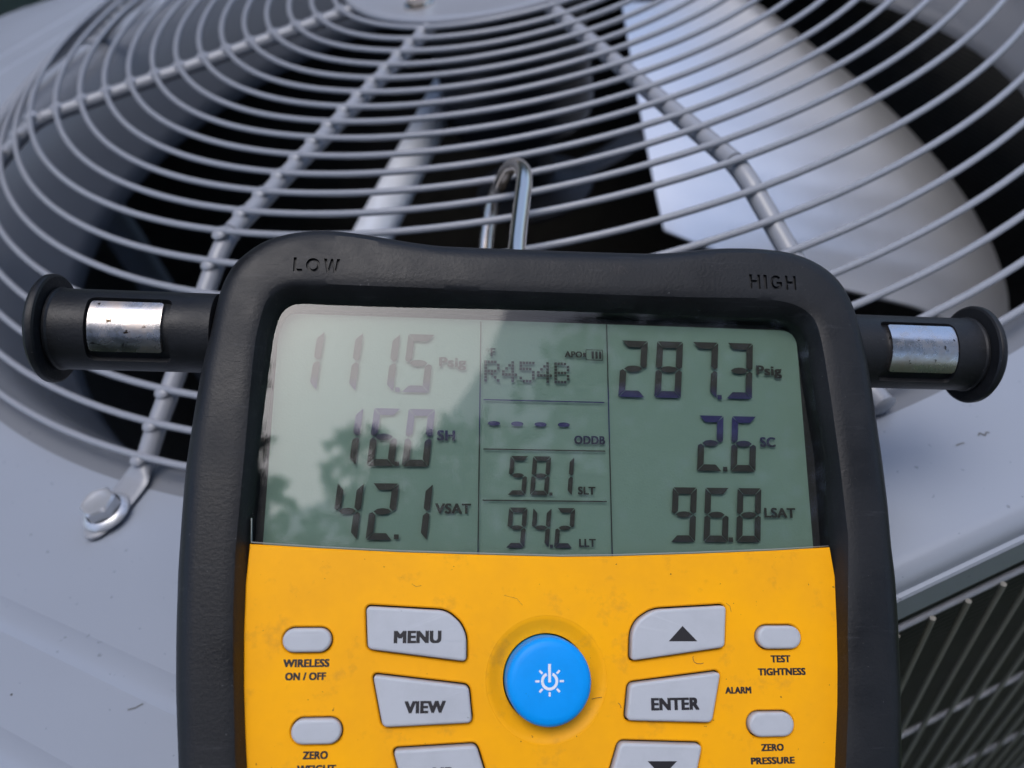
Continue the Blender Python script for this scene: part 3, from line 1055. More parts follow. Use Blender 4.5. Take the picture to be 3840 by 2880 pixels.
loops = [ploop(inset(ro, 16), -36), ploop(inset(ro, 12), -35.4), ploop(inset(ro, 8.5), -33), ploop(inset(ro, 4), -25), ploop(inset(ro, 1.2), -18.5), ploop(inset(ro, 0.3), -16),
         ploop(inset(ro, 0.9), -15.6), ploop(inset(ro, 0.9), -15.0), ploop(inset(ro, 0.1), -14.6), ploop(ro, -10), ploop(ro, -7.6), ploop(inset(ro, 0.35), -5.4), ploop(inset(ro, 1.0), -3.5), ploop(inset(ro, 1.9), -1.9), ploop(inset(ro, 2.9), -0.8), ploop(inset(ro, 4.0), -0.2)]
r4 = inset(ro, 4.0)
loops += [ploop(lerp(r4, rc, t), h) for t, h in ((0.15, -0.03), (0.4, 0.0), (0.7, -0.02), (0.88, -0.12), (1.0, -0.42))]
loops += [ploop(lerp(rc, rw, t), h) for t, h in ((0.14, -0.85), (0.35, -1.75), (0.65, -3.2), (0.92, -4.75), (1.0, -5.4))]
loops += [ploop(rw, -9.2)]
V, Fc = loft(loops, True, True)
body_me = dmesh([(x * MM, y * MM, z * MM) for x, y, z in V], Fc, 'body', 50)
body = link_obj('body', body_me, M['rubber'], gauge, smooth=False)
# moulded-in lettering, cut into the rubber
def glyph(c, x, y, w, h, t):
    R = lambda pts: [(x + a, y + b) for a, b in pts]
    if c == 'L': return [R([(0, 0), (w, 0), (w, t), (t, t), (t, h), (0, h)])]
    if c == 'I': return [R([(0, 0), (w, 0), (w, h), (0, h)])]
    if c == 'H': return [R([(0, 0), (t, 0), (t, h * 0.42), (w - t, h * 0.42), (w - t, 0), (w, 0), (w, h), (w - t, h), (w - t, h * 0.42 + t), (t, h * 0.42 + t), (t, h), (0, h)])]
    if c == 'W': return [R([(0, h), (w * 0.20, 0), (w * 0.36, 0), (w * 0.5, h * 0.62), (w * 0.64, 0), (w * 0.80, 0), (w, h), (w - t * 1.05, h), (w * 0.715, h * 0.27), (w * 0.56, h), (w * 0.44, h), (w * 0.285, h * 0.27), (t * 1.05, h)])]
    if c == 'O':
        el = lambda a, b: R([(w / 2 + a * math.cos(2 * math.pi * i / 28), h / 2 + b * math.sin(2 * math.pi * i / 28)) for i in range(28)])
        return [el(w / 2, h / 2), el(w / 2 - t, h / 2 - t)]
    if c == 'G':
        o, i_ = [], []
        for k in range(19):
            a = math.radians(42 + 288 * k / 18)
            o.append((w / 2 + w / 2 * math.cos(a), h / 2 + h / 2 * math.sin(a)))
            i_.append((w / 2 + (w / 2 - t) * math.cos(a), h / 2 + (h / 2 - t) * math.sin(a)))
        return [R(o[:-1] + [(w, h * 0.24), (w, h * 0.54), (w * 0.52, h * 0.54), (w * 0.52, h * 0.54 - t * 0.85), (w - t, h * 0.54 - t * 0.85), (w - t, h * 0.27)] + list(reversed(i_[:-1])))]
for txt, rot in (('LOW', 0.0), ('HIGH', 0.0)):
    cx, by, w, cap = TX[txt]
    sp, x = [], cx - w / 2
    lw = {'L': 0.62, 'O': 0.98, 'W': 1.12, 'H': 0.80, 'I': 0.26, 'G': 0.88}
    tot = sum(lw[c] for c in txt) + 0.24 * (len(txt) - 1)
    k = w / tot
    for c in txt:
        sp += glyph(c, x, by, lw[c] * k, cap, 0.62)
        x += (lw[c] + 0.24) * k
    tm = curve_poly('cut', sp, 0.75, 0.0)
    for v in tm.vertices:
        v.co *= MM
    cut = bpy.data.objects.new('cut', tm)
    col.objects.link(cut)
    cut.parent = gauge
    bpy.context.view_layer.update()
    md = body.modifiers.new('cut', 'BOOLEAN')
    md.operation = 'DIFFERENCE'
    md.solver = 'EXACT'
    md.object = cut
    bpy.context.view_layer.update()
    dg = bpy.context.evaluated_depsgraph_get()
    nm = bpy.data.meshes.new_from_object(body.evaluated_get(dg))
    body.modifiers.clear()
    if len(nm.polygons) > 1000:
        body.data = nm
        auto_smooth(nm, 28)
    bpy.data.objects.remove(cut)
if len(body.data.materials) == 0:
    body.data.materials.append(M['rubber'])

# small torn scuff on the top edge
Vs, Fs = [], []
rq = random.Random(4)
for k in range(26):
    a0 = rq.uniform(-2.4, -0.4)
    ln = rq.uniform(0.5, 2.6)
    x0, y0 = 23.6 + rq.uniform(-0.9, 0.8), -2.9 + rq.uniform(-0.5, 0.5)
    w_ = rq.uniform(0.03, 0.10)
    dx, dy = math.cos(a0), math.sin(a0)
    o = len(Vs)
    Vs += [(x0 - dy * w_, y0 + dx * w_, 0.03), (x0 + dy * w_, y0 - dx * w_, 0.03), (x0 + dx * ln, y0 + dy * ln, 0.03)]
    Fs.append((o, o + 1, o + 2))
me = bpy.data.meshes.new('scuff')
me.from_pydata(Vs, [], Fs)
part('scuff_mark', me, M['print'], body)

# --- yellow face plate with holes for the keys
FH = -3.8
keys = {
    'MENU': round_poly(T_MENU, [1.1, 3.0, 2.5, 2.5, 1.0, 1.0]),
    'VIEW': round_poly(T_VIEW, 1.1), 'MR': round_poly(T_MR, 1.1),
    'UP': round_poly(T_UP, [1.1, 3.0, 2.5, 2.5, 1.0, 1.0]), 'ENTER': round_poly(T_ENTER, 1.1), 'DOWN': round_poly(T_DOWN, 1.1)}
def pill(t):
    (xl, yl), (xr, yr), (xt, yt), (xb, yb) = t
    cx, cy, w, h = (xl + xr) / 2, (yt + yb) / 2, xr - xl, yt - yb
    r = h / 2 * 0.98
    pts = []
    for s, x0, a0 in ((1, cx + w / 2 - r, -90), (-1, cx - w / 2 + r, 90)):
        for k in range(13):
            a = math.radians(a0 + 180 * k / 12)
            pts.append((x0 + r * math.cos(a), cy + r * math.sin(a)))
    return pts
pills = [pill(t) for t in (T_P1, T_P2, T_P3, T_P4)]
PCX, PCY, PR_ = T_PWR[0][0] + 0.05, T_PWR[0][1] + 0.1, 8.45
win_l = [p for p in WIN if p[1] < -64]
win_r = [p for p in WINR if p[1] < -64]
top_edge = [(x, y - 0.45) for x, y in LENSBOT]
plate_out = [(top_edge[0][0] - 0.1, top_edge[0][1])] + [(x, y) for x, y in top_edge[1:-1]] + [(top_edge[-1][0] + 0.2, top_edge[-1][1])]
plate_out += [(x + 0.1, y) for x, y in win_r] + [(63.0, -116), (58.5, -130), (51, -142), (40, -148), (24, -152), (8, -153), (-8, -152), (-24, -148), (-35, -142), (-43, -130), (-47.6, -116)]
plate_out += [(x - 0.1, y) for x, y in reversed(win_l)]
circ = [(PCX + 12.3 * math.cos(2 * math.pi * i / 72), PCY + 12.3 * math.sin(2 * math.pi * i / 72)) for i in range(72)]
holes = [grow(k, 0.62) for k in keys.values()] + [grow(p, 0.52) for p in pills] + [circ]
def plate_mesh(outline, holes, z, depth, ch):
    from mathutils.geometry import delaunay_2d_cdt
    loops = [outline] + holes
    P, E = [], []
    for lp in loops:
        o = len(P)
        P += [Vector(p[:2]) for p in lp]
        E += [(o + i, o + (i + 1) % len(lp)) for i in range(len(lp))]
    vo, eo, fo = delaunay_2d_cdt(P, E, [], 0, 1e-6)[:3]
    def inside(p, poly):
        c = False
        n = len(poly)
        for i in range(n):
            x1, y1 = poly[i]; x2, y2 = poly[(i + 1) % n]
            if (y1 > p[1]) != (y2 > p[1]) and p[0] < (x2 - x1) * (p[1] - y1) / (y2 - y1) + x1:
                c = not c
        return c
    V = [(p.x, p.y, z) for p in vo]
    Fc = []
    for f in fo:
        c = (sum(vo[i].x for i in f) / len(f), sum(vo[i].y for i in f) / len(f))
        if inside(c, outline) and not any(inside(c, h) for h in holes):
            Fc.append(tuple(f))
    for q, lp in enumerate(loops):
        g1 = grow(lp, ch if q == 0 else -ch)
        o = len(V)
        n = len(lp)
        V += [(x, y, z) for x, y in lp] + [(x, y, z - ch) for x, y in g1] + [(x, y, z - depth) for x, y in g1]
        for r_ in range(2):
            for i in range(n):
                k = (i + 1) % n
                Fc.append((o + r_ * n + i, o + r_ * n + k, o + (r_ + 1) * n + k, o + (r_ + 1) * n + i))
    me = bpy.data.meshes.new('face_plate')
    me.from_pydata(V, [], Fc)
    bm = bmesh.new()
    bm.from_mesh(me)
    bmesh.ops.recalc_face_normals(bm, faces=bm.faces)
    for f in bm.faces:
        if abs(f.normal.z) > 0.99 and f.normal.z < 0:
            f.normal_flip()
    bm.to_mesh(me)
    bm.free()
    return me
def dens(lp, d=1.5):
    out = []
    for i in range(len(lp)):
        a, b = Vector(lp[i][:2]), Vector(lp[(i + 1) % len(lp)][:2])
        k = max(1, int((b - a).length / d))
        out += [tuple(a.lerp(b, q / k)) for q in range(k)]
    return out
def dedup(lp):
    out = []
    for p in lp:
        if not out or (Vector(p[:2]) - Vector(out[-1])).length > 0.02:
            out.append(tuple(p[:2]))
    if (Vector(out[0]) - Vector(out[-1])).length < 0.02:
        out.pop()
    return out
me = plate_mesh(dedup(plate_out), [dedup(h) for h in holes], FH, 1.6, 0.30)
face = part('face_plate', me, M['yellow'])
# shallow dish round the power key
V, Fc = loft([[(PCX + r * math.cos(2 * math.pi * i / 96), PCY + r * math.sin(2 * math.pi * i / 96), z) for i in range(96)] for r, z in
              ((12.35, -5.2), (12.35, -4.0), (12.25, -3.86), (11.9, -3.88), (11.2, -4.15), (10.2, -4.7), (9.3, -5.0), (8.75, -5.1), (8.72, -7.0))])
part('power_key_dish', dmesh(V, Fc, 'dish'), M['yellow'])

M['brown_mark'] = new_mat('brown_scratch', (0.16, 0.07, 0.02), 0.7)
for ln, hw in (([(37.5, -85.8), (37.55, -86.4), (37.8, -86.9), (38.4, -87.2), (39.2, -87.2), (39.7, -87.05)], 0.07), ([(16.2, -93.74), (17.2, -93.5), (18.3, -93.41)], 0.06), ([(21.6, -94.5), (22.0, -94.9), (22.2, -95.5)], 0.07),
               ([(-20.3, -71.3), (-19.5, -71.85), (-18.4, -71.65)], 0.035), ([(-1.5, -73.6), (1.0, -74.2), (2.2, -75.5)], 0.03), ([(45.2, -75.2), (46.0, -75.8), (46.2, -77.0)], 0.04)):
    V, Fc = strokes([ln], FH + 0.015, hw)
    mark('scratch_mark', V, Fc, M['brown_mark'], face, MM)
def keytext(txt, parent, z, key=None, mat='print', bold=0.060):
    cx, by, w, cap = TX[key or txt]
    me = text_mesh(txt, cx, by, w, cap, z, bold=bold)
    return part('lettering', me, M[mat], parent)
KTOP = -2.35
for nm, poly in keys.items():
    me = curve_poly('key', [poly], 0.9, 0.55, 4)
    for v in me.vertices:
        v.co.z += KTOP - 1.45
    k = part('key', me, M['key'])
    if nm in ('MENU', 'VIEW', 'ENTER', 'MR'):
        keytext(nm, k, KTOP + 0.02)
    else:
        tri = T_TRIUP if nm == 'UP' else T_TRIDN
        me = bpy.data.meshes.new('arrow')
        me.from_pydata([(x, y, KTOP + 0.02) for x, y in tri], [], [(0, 1, 2)])
        part('arrow_mark', me, M['print'], k)
for p in pills:
    me = curve_poly('small_key', [p], 0.7, 0.6, 4)
    for v in me.vertices:
        v.co.z += -2.7 - 1.3
    part('small_key', me, M['key'])
for t, key in (('WIRELESS', None), ('ON / OFF', None), ('ZERO', None), ('WEIGHT', None), ('TEST', None), ('TIGHTNESS', None), ('ALARM', None), ('ZERO', 'ZERO2'), ('PRESSURE', None)):
    keytext(t, face, FH + 0.02, key)
# power key
PH = 0.4
V, Fc = loft([[(PCX + r * math.cos(2 * math.pi * i / 96), PCY + r * math.sin(2 * math.pi * i / 96), z + PH) for i in range(96)] for r, z in
              ((8.45, -7.5), (8.45, -1.6), (8.35, -0.95), (8.05, -0.42), (7.5, -0.12), (6.5, 0.02), (4.0, 0.06), (2.0, 0.07))], False, True)
pk = part('power_key', dmesh(V, Fc, 'power_key', 50), M['blue'])
# power / backlight symbol
V, Fc = [], []
def add_quad(pts, z):
    o = len(V)
    V.extend([(x, y, z) for x, y in pts])
    Fc.append(tuple(range(o, o + len(pts))))
V, Fc = [], []
ix, iy = T_ICON[0][0] + 0.05, T_ICON[0][1] - 0.05
zi = PH + 0.11
na = 40
for i in range(na):
    a0, a1 = math.radians(90 + 24 + 312 * i / na), math.radians(90 + 24 + 312 * (i + 1) / na)
    add_quad([(ix + 1.16 * math.cos(a0), iy + 1.16 * math.sin(a0)), (ix + 1.70 * math.cos(a0), iy + 1.70 * math.sin(a0)), (ix + 1.70 * math.cos(a1), iy + 1.70 * math.sin(a1)), (ix + 1.16 * math.cos(a1), iy + 1.16 * math.sin(a1))], zi)
add_quad([(ix - 0.27, iy - 0.2), (ix + 0.27, iy - 0.2), (ix + 0.27, iy + 3.2), (ix - 0.27, iy + 3.2)], zi)
for k in range(7):
    a = math.radians(135 + 45 * k)
    dx, dy = math.cos(a), math.sin(a)
    r0, r1, w = 2.0, 2.82, 0.20
    add_quad([(ix + dx * r0 - dy * w, iy + dy * r0 + dx * w), (ix + dx * r0 + dy * w, iy + dy * r0 - dx * w), (ix + dx * r1 + dy * w, iy + dy * r1 - dx * w), (ix + dx * r1 - dy * w, iy + dy * r1 + dx * w)], zi)
me = bpy.data.meshes.new('power_symbol')
me.from_pydata(V, [], Fc)
part('power_symbol', me, M['white_print'], pk)

# --- LCD under its clear lens
LH = -8.4
me = bpy.data.meshes.new('lcd')
lx0, lx1, ly0, ly1 = -51.2, 67.6, -66.2, -13.6
lc = round_poly([(lx0, ly0), (lx1, ly0), (lx1, ly1), (lx0, ly1)], [1, 1, 4, 4])
n = len(lc)
me.from_pydata([(x, y, LH) for x, y in lc] + [(x, y, LH - 0.5) for x, y in lc], [], [tuple(range(n))] + [(i, n + i, n + (i + 1) % n, (i + 1) % n) for i in range(n)])
lcd = part('lcd_panel', me, M['lcd'])
IZ = -7.6                                   # segments sit in the glass, a hair above the reflector
SEG = {'0': 'abcdef', '1': 'bc', '2': 'abged', '3': 'abgcd', '4': 'fgbc', '5': 'afgcd', '6': 'afgedc', '7': 'abc', '8': 'abcdefg', '9': 'abfgcd'}
def seg_digit(ch, xr_top, y_top, w, h, t, slant):
    """xr_top: x of the upper right corner; slant leans right"""
    g = 0.10
    Vv, Ff = [], []
    x0 = xr_top - w
    y0 = y_top - h
    m = h / 2
    S = {
        'a': [(g * 1.5, h), (w - g * 1.5, h), (w - t, h - t), (t, h - t)],
        'd': [(t, t), (w - t, t), (w - g * 1.5, 0), (g * 1.5, 0)],
        'g': [(t * 0.62, m), (t * 1.15, m + t * 0.38), (t * 1.8, m + t * 0.48), (w - t * 1.8, m + t * 0.48), (w - t * 1.15, m + t * 0.38), (w - t * 0.62, m), (w - t * 1.15, m - t * 0.38), (w - t * 1.8, m - t * 0.48), (t * 1.8, m - t * 0.48), (t * 1.15, m - t * 0.38)],
        'f': [(0, h - g * 1.5 - 0.15), (g * 1.2, h - g * 2), (t - g * 0.3, h - t - g), (t - g * 0.3, m + t * 0.55), (t * 0.45, m + g * 1.2), (0, m + t * 0.35)],
        'e': [(0, m - t * 0.35), (t * 0.45, m - g * 1.2), (t - g * 0.3, m - t * 0.55), (t - g * 0.3, t + g), (g * 1.2, g * 2), (0, g * 1.5 + 0.15)]}
    S['b'] = [(w - x, y) for x, y in reversed(S['f'])]
    S['c'] = [(w - x, y) for x, y in reversed(S['e'])]
    for s in SEG[ch]:
        o = len(Vv)
        for x, y in S[s]:
            Vv.append((x0 + x + slant * (y - h), y0 + y, IZ))
        Ff.append(tuple(range(o, len(Vv))))
    me = bpy.data.meshes.new('digit')
    me.from_pydata(Vv, [], Ff)
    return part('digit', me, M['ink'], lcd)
SL = 0.088
rows = []
w1, h1 = 6.0, 13.2
for ch, key in (('1', 'r1L1a'), ('1', 'r1L1b'), ('1', 'r1L1c')):
    seg_digit(ch, LC[key][0][0] + 0.05, LC['r1L5'][0][1] - 0.02, w1, h1, 1.55, SL)
seg_digit('5', LC['r1L5'][1][0] + 0.05, LC['r1L5'][0][1], w1, h1, 1.55, SL)
for ch, key in (('2', 'r1R2'), ('8', 'r1R8')):
    seg_digit(ch, LC[key][1][0], LC[key][1][1], w1 + 0.15, h1, 1.55, SL)
seg_digit('7', LC['r1R7'][0][0], LC['r1R7'][0][1] + 0.0, w1 + 0.15, h1, 1.55, SL)
seg_digit('3', LC['r1R3'][1][0], LC['r1R3'][1][1], w1 + 0.15, h1, 1.55, SL)
h2, w2, t2 = 12.55, 5.75, 1.5
seg_digit('1', LC['r2L1'][0][0], LC['r2L0'][0][1], w2, h2, t2, SL)
seg_digit('6', LC['r2L6'][0][0] + w2, LC['r2L0'][0][1], w2, h2, t2, SL)
seg_digit('0', LC['r2L0'][1][0], LC['r2L0'][0][1], w2, h2, t2, SL)
seg_digit('2', LC['r2R2'][1][0], LC['r2R2'][1][1], w2, h2, t2, SL)
seg_digit('6', LC['r2R6'][1][0], LC['r2R6'][1][1], w2, h2, t2, SL)
h3, w3, t3 = 11.8, 5.5, 1.42
seg_digit('4', LC['r3L4'][1][0], LC['r3L4'][1][1], w3, h3, t3, SL)
seg_digit('2', LC['r3L2'][0][0], LC['r3L4'][1][1], w3, h3, t3, SL)
seg_digit('1', LC['r3L1'][0][0], LC['r3L4'][1][1], w3, h3, t3, SL)
seg_digit('9', LC['r3R9'][1][0], LC['r3R9'][1][1], w3, h3, t3, SL)
seg_digit('6', LC['r3R6'][0][0] + w3 + 0.05, LC['r3R9'][1][1], w3, h3, t3, SL)
seg_digit('8', LC['r3R8'][1][0], LC['r3R8'][1][1], w3, h3, t3, SL)
hm, wm, tm_ = 8.45, 4.0, 1.02
ym = LC['m1_8'][0][1]
seg_digit('5', LC['m1_5'][0][0] + wm - 0.05, ym, wm, hm, tm_, SL)
seg_digit('8', LC['m1_8'][1][0], ym, wm, hm, tm_, SL)
seg_digit('1', LC['m1_1'][0][0], ym, wm, hm, tm_, SL)
ym = LC['m2_2'][0][1]
seg_digit('9', LC['m2_9'][1][0], ym, wm, hm, tm_, SL)
seg_digit('4', LC['m2_4'][0][0], ym, wm, hm, tm_, SL)
seg_digit('2', LC['m2_2'][1][0], ym, wm, hm, tm_, SL)
def flat(name, polys, mat='ink', z=IZ, parent=None):
    Vv, Ff = [], []
    for p in polys:
        o = len(Vv)
        Vv += [(x, y, z) for x, y in p]
        Ff.append(tuple(range(o, len(Vv))))
    me = bpy.data.meshes.new(name)
    me.from_pydata(Vv, [], Ff)
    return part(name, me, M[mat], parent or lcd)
def rect(cx, cy, w, h):
    return [(cx - w / 2, cy - h / 2), (cx + w / 2, cy - h / 2), (cx + w / 2, cy + h / 2), (cx - w / 2, cy + h / 2)]
for i, (x, y) in enumerate(LC['dots']):
    s = 1.02 if i < 6 else 0.68
    flat('decimal_point', [rect(x, y, s, s)])
for x, y in LC['dash']:
    flat('dash', [[(x + 1.38 * math.cos(2 * math.pi * k / 16), y + 0.52 * math.sin(2 * math.pi * k / 16)) for k in range(16)]])
for k in ('V1', 'V2'):
    (xa, ya), (xb, yb) = LC[k]
    flat('divider', [[(xa - 0.13, ya), (xa - 0.13, yb - 0.6), (xa + 0.13, yb - 0.6), (xa + 0.13, ya)]])
for k in ('H1', 'H2', 'H3'):
    (xa, ya), (xb, yb) = LC[k]
    flat('divider', [rect((xa + xb) / 2, (ya + yb) / 2, xb - xa, 0.28)])
for txt, key in (('Psig', 'l_PsigL'), ('Psig', 'l_PsigR'), ('SH', 'l_SH'), ('SC', 'l_SC'), ('VSAT', 'l_VSAT'), ('LSAT', 'l_LSAT'), ('F', 'l_F'), ('APO', 'l_APO'), ('ODDB', 'l_ODDB'), ('SLT', 'l_SLT'), ('LLT', 'l_LLT')):
    cx, by, w, cap = TX[key]
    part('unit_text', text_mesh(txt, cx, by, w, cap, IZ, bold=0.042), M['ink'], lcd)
(dx, dy), = LC['deg']
ring_p = []
for i in range(20):
    a0, a1 = 2 * math.pi * i / 20, 2 * math.pi * (i + 1) / 20
    ring_p.append([(dx + r * math.cos(a), dy + r * math.sin(a)) for r, a in ((0.27, a0), (0.38, a0), (0.38, a1), (0.27, a1))])
flat('degree_mark', ring_p)
b0, b1, b2, b3 = LC['bat']
bw, bh = b1[0] - b0[0], b0[1] - b3[1]
bx, by = b0[0], b3[1]
lt = 0.12
flat('battery_symbol', [rect(bx + bw / 2, by, bw, lt * 1.4), rect(bx + bw / 2, by + bh, bw, lt * 1.4), rect(bx, by + bh / 2, lt * 1.4, bh - lt * 1.6), rect(bx + bw, by + bh / 2, lt * 1.4, bh - lt * 1.6),
                        rect(bx - 0.4, by + bh / 2, 0.6, 0.95)] + [rect(bx + bw * f, by + bh / 2, 0.52, bh * 0.72) for f in (0.40, 0.63, 0.85)])
GL = {'R': ['1111.', '1...1', '1...1', '1111.', '1.1..', '1..1.', '1...1'], '4': ['...1.', '..11.', '.1.1.', '1..1.', '11111', '...1.', '...1.'],
      '5': ['11111', '1....', '1111.', '....1', '....1', '1...1', '.111.'], 'B': ['1111.', '1...1', '1...1', '1111.', '1...1', '1...1', '1111.']}
mx, my = LC['mat'][0]
pw = (LC['mat'][1][0] - mx) / 4
cell = (LC['mat'][2][0] - LC['mat'][1][0]) / (4 + 44 / 53.5)
ch_ = (my - LC['mat'][3][1]) / (6 + 44 / 53)
for q, c in enumerate('R454B'):
    polys = []
    for j, row in enumerate(GL[c]):
        for i, b in enumerate(row):
            if b == '1':
                polys.append(rect(mx + q * pw + (i + 0.41) * cell, my - (j + 0.41) * ch_, cell * 0.84, ch_ * 0.84))
    flat('dot_character', polys)

# clear lens
lens_pts = [p for p in reversed(WIN[:13])] + WINR[1:12]
lens_pts = [p for p in lens_pts if p[1] > LENSBOT[0][1] + 0.5]
cxm = sum(p[0] for p in lens_pts) / len(lens_pts)
lens_poly = [(x + (0.12 if x < cxm else -0.12), y - (0.10 if y > -13 else 0)) for x, y in lens_pts]
lens_poly = lens_poly + [(x, y + 0.05) for x, y in reversed(LENSBOT[0:])][0:]
lens_poly = dedup(lens_poly)
lz = -3.55
lp0 = [(x, y, lz) for x, y in grow(lens_poly, -0.22)]
n = len(lp0)
V, Fc = loft([lp0, [(x, y, lz - 0.18) for x, y in lens_poly], [(x, y, lz - 1.5) for x, y in lens_poly]], True, True)
me = bpy.data.meshes.new('display_lens')
me.from_pydata(V, [], Fc)
bm = bmesh.new()
bm.from_mesh(me)
bmesh.ops.recalc_face_normals(bm, faces=bm.faces)
if max(bm.faces, key=lambda f: f.calc_center_median().z).normal.z < 0:
    for f in bm.faces:
        f.normal_flip()
bm.to_mesh(me)
bm.free()
lens = part('display_lens', me, M['glass'])
lens.data.materials.append(M['lens_glint'])
for f in lens.data.polygons:
    if abs(f.normal.z) < 0.9 and f.center.y < -0.060:
        f.material_index = 1

# --- hose ports
def port(side, body_x, axis_y, axis_h, win, frame):
    r0 = 8.75
    p = [(0, 0.0), (0, r0 - 0.6), (0.3, r0), (32.6, r0), (33.0, r0 + 0.25), (33.5, r0 + 0.2), (33.8, r0 - 0.2), (33.9, 11.2), (34.2, 11.65), (34.6, 11.8), (35.4, 11.7), (36.1, 11.1), (36.5, 10.0), (36.7, 7.0), (36.8, 0.0)]
    loops = []
    n = 96
    for s, r in p:
        x = body_x + side * s
        loops.append([(x, axis_y + r * math.sin(2 * math.pi * i / n), axis_h + r * math.cos(2 * math.pi * i / n)) for i in range(n)])
    loops = [l if p[i][1] > 0 else [(l[0][0], axis_y + 0.02 * math.sin(2 * math.pi * k / n), axis_h + 0.02 * math.cos(2 * math.pi * k / n)) for k in range(n)] for i, l in enumerate(loops)]
    V, Fc = loft(loops, True, True)
    pb = link_obj('hose_port', dmesh([(x * MM, y * MM, z * MM) for x, y, z in V], Fc, 'hose_port', 30), M['rubber'], gauge, smooth=False)
    def patch(x0, x1, y0, y1, corner, ri, re, nl=7):
        cx, hw = (x0 + x1) / 2, abs(x1 - x0) / 2
        t0 = math.asin(max(-0.98, min(0.98, (y0 - axis_y) / r0)))
        t1 = math.asin(max(-0.98, min(0.98, (y1 - axis_y) / r0)))
        ct, ht = (t0 + t1) / 2, abs(t1 - t0) / 2
        base = round_poly([(-hw, -ht * r0), (hw, -ht * r0), (hw, ht * r0), (-hw, ht * r0)], corner, 5)
        rs = []
        for i in range(len(base)):
            p0, p1 = Vector(base[i]), Vector(base[(i + 1) % len(base)])
            k = max(1, int((p1 - p0).length / 0.6))
            rs += [tuple(p0.lerp(p1, j / k)) for j in range(k)]
        base = rs
        def mp(p, f, r):
            th = ct + p[1] * f / r0
            return (cx + p[0] * f, axis_y + r * math.sin(th), axis_h + r * math.cos(th))
        fs = [0.02] + [k / nl for k in range(1, nl + 1)]
        e = 0.2
        lp = [[mp(p, f, re) for p in base] for f in fs[:-1]] + [[mp(p, 0.985, re) for p in base], [mp(p, 1.0, re - e) for p in base], [mp(p, 1.0, ri) for p in base]] + [[mp(p, f, ri) for p in base] for f in reversed(fs[:-1])]
        return loft(lp, True, True)
    (fx0, _), (fx1, _), (_, fy1), (_, fy0) = frame
    (wx0, _), (wx1, _), (_, wy1), (_, wy0) = win
    V, Fc = patch(fx0, fx1, fy0, fy1, 1.7, r0 - 1.1, r0 + 2)
    cut = bpy.data.objects.new('cut', dmesh([(x * MM, y * MM, z * MM) for x, y, z in V], Fc, 'cut'))
    col.objects.link(cut)
    cut.parent = gauge
    bpy.context.view_layer.update()
    md = pb.modifiers.new('cut', 'BOOLEAN')
    md.operation = 'DIFFERENCE'
    md.solver = 'EXACT'
    md.object = cut
    bpy.context.view_layer.update()
    nm = bpy.data.meshes.new_from_object(pb.evaluated_get(bpy.context.evaluated_depsgraph_get()))
    pb.modifiers.clear()
    if len(nm.polygons) > 200:
        pb.data = nm
        auto_smooth(nm, 30)
    bpy.data.objects.remove(cut)
    if len(pb.data.materials) == 0:
        pb.data.materials.append(M['rubber'])
    V, Fc = patch(wx0, wx1, wy0, wy1, 0.9, r0 - 1.3, r0 - 0.28)
    link_obj('metal_sleeve', dmesh([(x * MM, y * MM, z * MM) for x, y, z in V], Fc, 'sleeve', 35), M['chrome'], pb, smooth=False)
port(-1, -64.0, (T_PL[0][1] + T_PL[2][1] + T_PL[1][1] + T_PL[3][1]) / 4, -11.0, T_PLwin, T_PLfr)
port(1, 78.0, (T_PR[0][1] + T_PR[2][1] + T_PR[1][1] + T_PR[3][1]) / 4, -11.0, T_PRwin, T_PRfr)

# --- steel hanging hook over the guard wires
hp = smooth_path(HOOK, 8)
V, Fc = loft(sweep(hp, 2.45, 18, up=Vector((1, 0, 0))), True, True)
part('hook', dmesh(V, Fc, 'hook', 60), M['steel'])

# ================================================================== greenery, partly added to shape light and reflections
def leaf_cloud(blobs, n, size, seed):
    r = random.Random(seed)
    V, Fc = [], []
    tot = sum(b[3] ** 2 for b in blobs)
    for b in blobs:
        k = int(n * b[3] ** 2 / tot)
        for _ in range(k):
            d = Vector((r.gauss(0, 1), r.gauss(0, 1), r.gauss(0, 1)))
            if d.length < 1e-6: continue
            d.normalize()
            d *= b[3] * (0.45 + 0.6 * r.random() ** 0.5)
            p = Vector(b[:3]) + Vector((d.x, d.y, d.z * 0.85))
            ax = Vector((r.uniform(-1, 1), r.uniform(-1, 1), r.uniform(-0.5, 0.5))).normalized()
            nn = Vector((r.uniform(-0.7, 0.7), r.uniform(-0.7, 0.7), 1)).normalized()
            sd = ax.cross(nn).normalized()
            s = size * r.uniform(0.6, 1.3)
            fold = nn * s * 0.16
            o = len(V)
            V += [tuple(p - ax * s), tuple(p - ax * s * 0.1 + sd * s * 0.48 + fold), tuple(p + ax * s), tuple(p - ax * s * 0.1 - sd * s * 0.48 + fold), tuple(p - ax * s * 0.05)]
            Fc += [(o, o + 1, o + 4), (o + 1, o + 2, o + 4), (o + 2, o + 3, o + 4), (o + 3, o, o + 4)]
    return V, Fc
